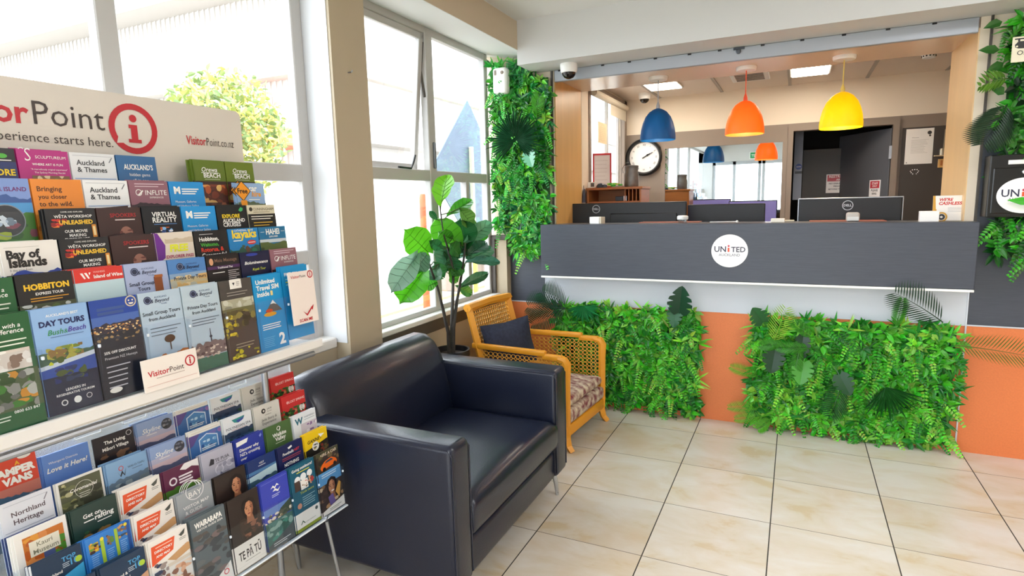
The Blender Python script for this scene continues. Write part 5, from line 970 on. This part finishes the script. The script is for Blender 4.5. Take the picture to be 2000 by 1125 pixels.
L(1, 1, 'e9e7e2', 'olive photo leaflet with white border', 1, [('r', 5, 5, 95, 210, '565a44'), ('b', 5, 5, 50, 90, 40, '8a8a5a b8b48a 3a3e2c 6a6e4a', 4, 8), ('b', 50, 5, 95, 90, 20, '4a4e3c 5a5e4a 3a3c30', 5, 12), ('t', 'Coromandel', 26, 86, 34, WH, .015, .25), ('o', 56, 34, 20, 1, 'd8d8cc'), ('l', 44, 68, 42, 3, 5, 1.5, 'd8d8cc')])
L(1, 2, '82a9d0', 'blue geothermal leaflet with red and black mark', 3, [('p', [(24, 26), (30, 40), (36, 28), (40, 40), (46, 24), (41, 44), (36, 36), (31, 44)], '2a2a34'), ('o', 34, 22, 6, 1.5, 'c83a34'), ('t', 'WAI-O-TAPU', 50, 92, 28, '2f3f54', .005), ('l', 60, 86, 33, 1, 2, 1.2, '4a5a70'), ('m', 0, 100, 46, 62, 210, '5f7488', 8), ('b', 0, 58, 100, 100, 16, '8a98a0 4a5a68 6a7a84', 4, 12)])
L(1, 3, '90a7d1', 'dusk pink and blue leaflet with dark disc', 2, sky())
L(1, 4, 'e6e4de', 'blue lodge leaflet with white cut corner', 1, hexa())
L(1, 5, 'eaeef2', 'white spa leaflet with teal bowl', 2, poly_())
L(1, 6, 'd9d7cf', 'stone grey leaflet with black ring', 1, jade())
L(1, 7, 'c82c2e', 'red leaflet with garden photo', 3, spring())
L(2, 0, 'f0eeea', 'white framed leaflet with amber picture', 2, [('r', 14, 14, 92, 90, 'c8742a'), ('b', 14, 14, 60, 90, 16, 'e09a3a b85a22 d88a4a', 4, 14), ('b', 70, 14, 92, 90, 10, '5a9a2a 8a5a2a 4a8a2a', 5, 12), ('r', 24, 28, 82, 62, 'ece8d6'), ('t', 'Kauri', 38, 68, 43, '8a8a72', .012), ('t', 'Museum', 30, 78, 58, '8a8a72', .012), ('r', 48, 62, 70, 90, '4a5a8a')])
L(2, 1, '203c36', 'dark green rafting leaflet with white title', 2, [('t', 'Get on...', 24, 72, 30, WH, .02), ('l', 24, 46, 37, 1, 2, 2.5, WH), ('t', 'rafting', 48, 90, 42, WH, .025), ('l', 52, 84, 48, 1, 2, 2, WH), ('b', 10, 60, 90, 110, 26, '4a3a2a 2f5a3a 8a6a3a 1a2a24', 4, 10)])
L(2, 2, 'ede8e1', 'white directory with orange flag', 3, direc())
L(2, 3, '5c1e42', 'maroon leaflet with white peak', 1, [('p', [(46, 12), (60, 0), (100, 0), (100, 22), (80, 14), (62, 18)], 'e8e6e8'), ('o', 24, 36, 11, 4, 'ece4ea'), ('l', 40, 80, 28, 3, 8, 4.5, 'ece4ea'), ('m', 0, 100, 52, 68, 210, '4a7a2a', 3), ('b', 40, 56, 100, 90, 14, '5a9a3a 3a5a2a 8a9a4a', 4, 9)])
L(2, 4, 'b5b5c6', 'silver grey leaflet with pale rings', 2, [('p', [(20, 38), (28, 20), (38, 24), (36, 38)], '2f2f38'), ('t', 'TE PUIA', 40, 86, 34, '3a3a46', .01), ('l', 42, 80, 38, 1, 2, 1.2, '5a5a66'), ('o', 50, 58, 14, 4, 'd8d8e4'), ('o', 84, 50, 12, 3, 'd8d8e4'), ('b', 40, 42, 100, 90, 12, '9a9ab0 c8c8d8 7a7a94', 4, 9)])
L(2, 5, '2b3c9e', 'royal blue leaflet with white pennant', 2, [('p', [(4, 6), (46, 4), (40, 16), (4, 20)], WH), ('t', 'Discover why', 12, 80, 38, WH, .025), ('t', "NZ's crossing", 12, 82, 52, WH, .025), ('t', 'over', 12, 34, 65, WH, .025), ('p', [(84, 12), (92, 6), (94, 12), (88, 18)], '8a9ae0')])
L(2, 6, '4b6b3d', 'moss green leaflet with white swirl', 1, [('o', 50, 16, 7, 2, WH), ('p', [(50, 24), (56, 12), (58, 14), (53, 25)], WH), ('t', 'Waikite', 24, 78, 40, WH, .03), ('t', 'Valley', 32, 74, 54, WH, .03), ('l', 32, 70, 60, 1, 2, 2, 'd8e0c8')])
L(2, 7, 'e8eef5', 'white leaflet with teal initial', 2, [('t', 'W', 8, 42, 34, '1f6a84', .04), ('t', 'WAIMANGU', 48, 94, 20, '4a6a84', 0), ('l', 48, 92, 25, 1, 2, 1.5, '8aa0b4'), ('r', 30, 36, 100, 210, 'd0cad8'), ('b', 50, 40, 100, 80, 10, '8a6aa0 b8a8c8 e8e4ee', 4, 8)])
def top10(): return [('r', 0, 0, 4, 210, 'dfe6ee'), ('t', 'TOP', 60, 88, 24, '4aa0d8', .02), ('t', '10', 76, 92, 38, '4aa0d8', .02), ('c', 92, 32, 7, 'a8c83a'), ('l', 60, 74, 28, 3, 4, 1.5, 'c8d4e0'), ('t', 'Northland', 20, 58, 46, WH, .02), ('t', '& Coast', 24, 52, 56, WH, .02), ('p', [(60, 56), (100, 44), (100, 210), (40, 210), (46, 64)], '3aa0d4')]
L(3, 0, '15324f', 'navy camping leaflet with bright blue corner', 1, top10())
L(3, 1, '3380d2', 'blue map leaflet with yellow photo strips', 3, [('r', 6, 16, 26, 38, 'c8a030'), ('b', 6, 14, 30, 40, 14, 'd83a2a e8c02a 3a2a2a 6a9a3a', 4, 5), ('r', 30, 14, 38, 90, 'a8c83a'), ('r', 62, 6, 69, 90, 'a8c83a'), ('b', 44, 10, 60, 38, 14, '4a3a3a 8a6a4a 5a8a3a', 5, 5), ('b', 70, 2, 90, 34, 14, '7a5a4a 3a4a5a c89a5a', 6, 5), ('l', 42, 58, 46, 8, 5, 2, '8ab8e8'), ('l', 72, 88, 40, 8, 5, 2, '8ab8e8'), ('l', 8, 26, 44, 8, 5, 2, '8ab8e8'), ('r', 90, 0, 97, 90, '1f4f9a'), ('c', 34, 14, 4, 'f0d83a'), ('c', 88, 6, 4, 'f0d83a')])
L(3, 2, 'ede8e1', 'white directory with orange flag', 3, direc())
L(3, 3, '9ba1a6', 'grey bay map leaflet with white arc', 3, [('o', 52, 4, 26, 2, 'e8e8e8'), ('t', 'BAY', 34, 70, 20, WH, .0), ('t', 'VISITOR MAP', 14, 88, 46, WH, .005), ('t', '& GUIDE', 18, 66, 60, WH, .005), ('l', 14, 80, 64, 1, 2, 1.5, 'a86a6a')])
L(3, 4, '2b201d', 'dark portrait leaflet without a title', 1, woman(66, 48, 1.2) + [('r', 40, 78, 100, 210, '3a2a22')])
L(3, 5, '17326c', 'deep blue leaflet with pale lake', 2, [('t', 'VISIT', 40, 58, 20, WH, 0), ('l', 36, 62, 24, 1, 2, 1.4, WH), ('r', 0, 34, 100, 44, '4a7aa8'), ('p', [(0, 48), (100, 40), (100, 70), (60, 62), (0, 76)], 'b8d4dc'), ('m', 0, 100, 62, 76, 210, '3a5a6a', 4)])
L(3, 6, '1b2352', 'navy ticket leaflet with red letters', 2, [('p', [(40, 12), (56, 8), (58, 14), (44, 18)], WH), ('t', 'Footballs', 18, 62, 32, WH, .02, .15), ('t', 'NET', 64, 86, 32, 'd83a3a', .02, .15), ('l', 14, 90, 40, 2, 6, 3, '8a3a4a'), ('t', 'NOTHING', 20, 78, 68, WH, .03, 0, 1.2)])
L(3, 7, 'f0c91d', 'yellow gannet leaflet with black lower half', 2, [('t', 'GANNET', 12, 76, 34, '2a2418', .02, .2), ('p', [(60, 14), (88, 20), (70, 28)], 'f6f4ee'), ('p', [(0, 54), (100, 40), (100, 210), (0, 210)], '26241f'), ('c', 44, 50, 15, 'f2f0ea'), ('b', 34, 42, 54, 60, 10, '3a3a3a c8b84a 8a8a8a', 4, 5), ('b', 60, 46, 100, 80, 12, '4a4a3a 8a3a2a 6a5a3a', 5, 7)])
L(4, 0, '15324f', 'navy camping leaflet with bright blue corner', 1, top10())
L(4, 1, '15324f', 'navy island camping leaflet', 3, [('t', 'TOP', 60, 88, 26, '4aa0d8', .02), ('t', '10', 74, 90, 42, '4aa0d8', .02), ('c', 90, 36, 7, 'a8c83a'), ('l', 58, 74, 32, 3, 4, 1.5, 'c8d4e0'), ('t', 'Auckland &', 14, 56, 44, WH, .02), ('t', 'Coromandel', 14, 60, 55, WH, .02), ('p', [(30, 84), (100, 60), (100, 210), (20, 210)], 'c89a7a')])
L(4, 2, 'ede8e1', 'white directory with orange flag', 3, direc())
L(4, 3, '5c666b', 'slate valley guide with bold white title', 5, [('t', 'WAIRARAPA', 10, 90, 28, WH, .045, 0, 1.5), ('t', 'VISITOR GUIDE 2024', 14, 90, 38, WH, .01), ('b', 0, 46, 100, 200, 40, '4a5256 6a6e6e 3a4044 5a5450 7a6a6a', 4, 16), ('p', [(56, 184), (96, 160), (100, 210), (50, 210)], 'e8e6e2'), ('o', 80, 184, 8, 2.5, 'c83a4a')], fan=-.012)
L(4, 4, '2a1f1c', 'dark portrait leaflet with white title block', 1, [('r', 30, 70, 100, 120, '3a2a22'), ('b', 36, 80, 94, 130, 20, '5a3a2a 4a3024 8a5a44 2a1c18', 4, 9)] + woman(64, 50, 1.15) + [('r', 0, 136, 100, 200, 'efeae2'), ('t', 'TE PĀ TŪ', 12, 86, 182, '1c1816', .02, 0, 1.9), ('l', 30, 80, 190, 1, 2, 1.4, '8a8680'), ('r', 0, 200, 100, 210, 'efeae2')])
L(4, 5, '3b47b4', 'violet blue leaflet with white waves and bay', 2, [('r', 4, 6, 96, 6.8, '8a94d8'), ('p', [(34, 30), (44, 22), (50, 28), (58, 20), (66, 28), (56, 26), (50, 34), (43, 28)], WH), ('p', [(40, 40), (50, 33), (60, 40), (70, 34), (60, 46), (50, 40)], WH), ('l', 36, 66, 50, 2, 5, 2, 'c8ccf0'), ('r', 0, 84, 100, 106, '6a8ac8'), ('p', [(60, 100), (100, 84), (100, 124), (40, 124)], '3a4a3a'), ('b', 0, 104, 100, 128, 26, 'd8c8a8 8a7a5a 5a5a4a e8dcc8', 4, 7), ('r', 0, 126, 100, 210, '3f6a64'), ('b', 0, 128, 100, 185, 26, '4a7a74 8aa8a0 2f5a50 3f8a7a', 5, 13), ('p', [(0, 196), (40, 182), (100, 160), (100, 210), (0, 210)], '4a5458'), ('l', 20, 84, 194, 2, 6, 2, 'd8dce0')])
L(4, 6, '1c5c74', 'teal camping leaflet with round pictures', 3, [('t', 'Going outdoors?', 8, 92, 18, WH, .02), ('l', 26, 78, 24, 1, 3, 3, 'c8c84a'), ('c', 26, 48, 12, 'e8ecee'), ('c', 50, 44, 12, 'e8ecee'), ('c', 76, 42, 11, 'e8ecee'), ('r', 12, 50, 34, 82, '4a3a34'), ('r', 36, 54, 66, 84, 'eeeae4'), ('b', 38, 56, 64, 82, 8, 'c83a3a 3a6a3a 8a6a4a', 3, 4), ('b', 66, 46, 92, 78, 14, '3a2a2a c89a7a a83a3a', 5, 6), ('t', 'Think twice', 30, 86, 96, 'c8d04a', .0), ('l', 36, 88, 108, 5, 7, 2, 'a8c8d0'), ('c', 22, 130, 9, 'c08a74'), ('r', 0, 152, 100, 200, 'efede8'), ('c', 86, 164, 6, '4a5a5a'), ('p', [(16, 190), (26, 178), (36, 190), (32, 190), (26, 183), (20, 190)], '3a5a44'), ('t', 'great outdoors', 38, 78, 190, '6a7a70', .0), ('r', 0, 200, 100, 210, '8a9a2a')])
L(4, 7, '3a2d2a', 'car and smiling woman leaflet at the right end', 1, [('r', 0, 0, 100, 14, '4a4a34'), ('b', 0, 0, 100, 60, 30, '4a4a30 3a3a2c 6a5a3c 2a2a24', 4, 10), ('t', 'HIRE A CAR', 20, 92, 16, 'e8d8c0', .01), ('p', [(14, 52), (22, 42), (36, 34), (66, 30), (84, 40), (90, 50), (86, 56), (18, 62)], 'e2661e'), ('p', [(34, 42), (42, 36), (64, 33), (74, 41)], '3a4a5a'), ('c', 30, 60, 7, '1c1a1a'), ('c', 78, 56, 7, '1c1a1a'), ('r', 0, 68, 100, 110, '5a9ad0'), ('l', 14, 80, 76, 2, 7, 3, 'd8e8f4'), ('b', 0, 110, 100, 190, 24, '8a6a4a 4a3a34 c8b090 a8845c', 5, 13)] + woman(52, 128, 1.2) + [('c', 53, 141, 7, 'f4ece4', 2.5), ('p', [(30, 156), (52, 150), (60, 182), (36, 188)], '6a5a9a'), ('p', [(64, 150), (84, 120), (92, 128), (80, 176)], 'd8a04a'), ('p', [(0, 196), (100, 176), (100, 210), (0, 210)], 'efede8'), ('l', 30, 84, 196, 2, 5, 2, '6a7a6a')])
# ================================================================== OUTSIDE THE WINDOWS
st('ground_outside', MB().box(-60, -1.1, -40, 70, -.2, -.15).box(-1.1, 5, -40, -6.35, -.2, -.15), mat('pale asphalt', '8f8f8c', .9, noise=.15, nscale=2))
b = MB().box(-2.6, -1.1, -40, 70, -.15, -.03); st('pavement', b, mat('pale concrete', 'b5b1a8', .9, noise=.1, nscale=3))
b = MB().box(-4.3, -4.18, -40, 70, -.15, -.146); st('road_line', b, mat('yellow road paint', 'd8b84a', .8))
M_fac = mat('facade paint', 'bdb8b2', .8); M_fac2 = mat('facade trim', 'b0aba5', .8)
b = MB().box(-45, -11, 9.2, 9.6, -.2, 9)
for k in range(150): x = -11.2 - k * .22; b.box(x - .05, x, 9.16, 9.2, 2.6, 9)
t = thing('office_building', 'pale corrugated building with louvre vents across the road, behind the tree', 'building', (-25, 9.4, -.2)); b.obj('wall', M_fac, t)
b = MB().box(-45, -10.8, 8.7, 9.2, 4.9, 5.25).box(-45, -10.8, 8.2, 9.2, 7.2, 7.5); b.obj('canopy', M_fac2, t)
for x in (-13.4, -18.5):
    v = MB().box(x - .9, x + .9, 9.10, 9.17, 3.9, 4.5).obj('vent', M_fac2, t)
    b = MB()
    for k in range(5): b.box(x - .85, x + .85, 9.06, 9.12, 3.95 + k * .11, 4.0 + k * .11)
    b.obj('louvre', M_grey, v)
v = MB().prism([(-12.6, 3.0), (-11.0, 3.0), (-11.0, 3.05), (-11.8, 3.55), (-12.6, 3.6)], 7.9, 9.15).obj('awning', mat('orange awning', 'c8683a', .8), t)
b = MB().box(-13, -12.4, 12, 68, -.2, 8); t = thing('terrace_building', 'long pale building along the far side of the road', 'building', (-12.7, 30, -.2)); b.obj('wall', M_fac, t)
b = MB().box(-12.4, -11.6, 12, 68, 3.4, 3.8).box(-12.4, -12.1, 12, 68, 5.6, 5.8); b.obj('canopy', M_fac2, t)
t = thing('street_tree', 'round yellow green tree outside the left window', 'tree', (-9, 4.6, -.15))
tc_ = at(440, 255, 0, -9.0)
MB().tube([(tc_.x, tc_.y, -.15), (tc_.x + .05, tc_.y, 1.2), (tc_.x, tc_.y - .05, tc_.z - .2), (tc_.x, tc_.y, tc_.z + .3)], [.12, .10, .07, .03], 10).obj('trunk', mat('bark', '6a5a48', .9), t)
b = MB(); q = random.Random(9)
for k in range(2600):
    v = Vector((q.gauss(0, 1), q.gauss(0, 1), q.gauss(0, 1))).normalized() * (q.random() ** .35); P = tc_ + Vector((v.x * 1.15, v.y * 1.15, v.z * 1.25 - .1)); d = Vector((q.gauss(0, 1), q.gauss(0, 1), q.gauss(0, 1)))
    b.leaf(P, d, (q.gauss(0, 1), q.gauss(0, 1), 1), .16, .10, lin(q.choice(['8a9448', 'a8a458', '7a8f54', 'b4a660', '6a8050'])))
b.obj('crown', M_leaf, t, fix=False)
t = thing('road_sign', 'grey back of a diamond road sign outside the right window', 'road sign', (-2.25, 2.07, -.15))
b = MB(); b.T = Matrix.Translation((-2.2, 2.07, 1.70)) @ Matrix.Rotation(math.radians(45), 4, 'X'); b.rbox(-.006, .006, -.54, .54, -.54, .54, .004, 1); b.obj('plate', mat('weathered aluminium', '62748a', .6, 0, noise=.12, nscale=6), t)
MB().rbox(-2.19, -2.15, 2.05, 2.09, .9, 1.98, .004, 1).obj('post', mat('pale post', 'b8b8ac', .5), t); MB().rbox(-2.188, -2.148, 2.048, 2.092, -.03, 1.2, .004, 1).obj('post_sleeve', mat('yellow sleeve', 'd8c03a', .5), t)
MB().rbox(-2.5, -1.9, 1.7, 1.76, -.03, .02, .004, 1).rbox(-2.5, -1.9, 2.4, 2.46, -.03, .02, .004, 1).rbox(-2.2, -2.14, 1.7, 2.46, -.03, .02, .004, 1).obj('base', M_grey, t)
c0 = at(830, 470, 0, -2.9)
t = thing('road_delineator', 'tall orange and white road delineator post beyond the right window', 'traffic post', (c0.x, c0.y, -.15))
MB().lathe([(.22, 0), (.22, .05), (.06, .08), (.055, .3), (.042, 1.62), (.03, 1.66), (0, 1.66)], (c0.x, c0.y, -.15), 20).obj('post', mat('safety orange', 'e0502a', .5), t, smooth=40)
for z in (.55, 1.2): MB().lathe([(.0545 - .0075 * z, z), (.0545 - .0075 * (z + .26), z + .26)], (c0.x, c0.y, -.15), 20).obj('white_band', M_wht, t)
c1 = at(912, 480, 0, -4.6)
t = thing('road_barrier', 'low orange road barrier behind the road sign', 'barrier', (c1.x, c1.y, -.15)); MB().rbox(c1.x - .1, c1.x + .1, c1.y - .9, c1.y + .9, .55, .85, .02, 1).obj('board', mat('safety orange'), t)
for d in (-.7, .7): MB().rbox(c1.x - .25, c1.x + .25, c1.y + d - .04, c1.y + d + .04, -.15, .56, .01, 1).obj('leg', M_grey, t)
tag(MB().tube([(-.826, -1.40, 1.965), (-.805, -1.40, 1.965), (-.80, -1.40, 1.972)], .003, 6).obj('wall_hook', M_steel), 'tiny metal hook high on the tan pillar', 'hook')
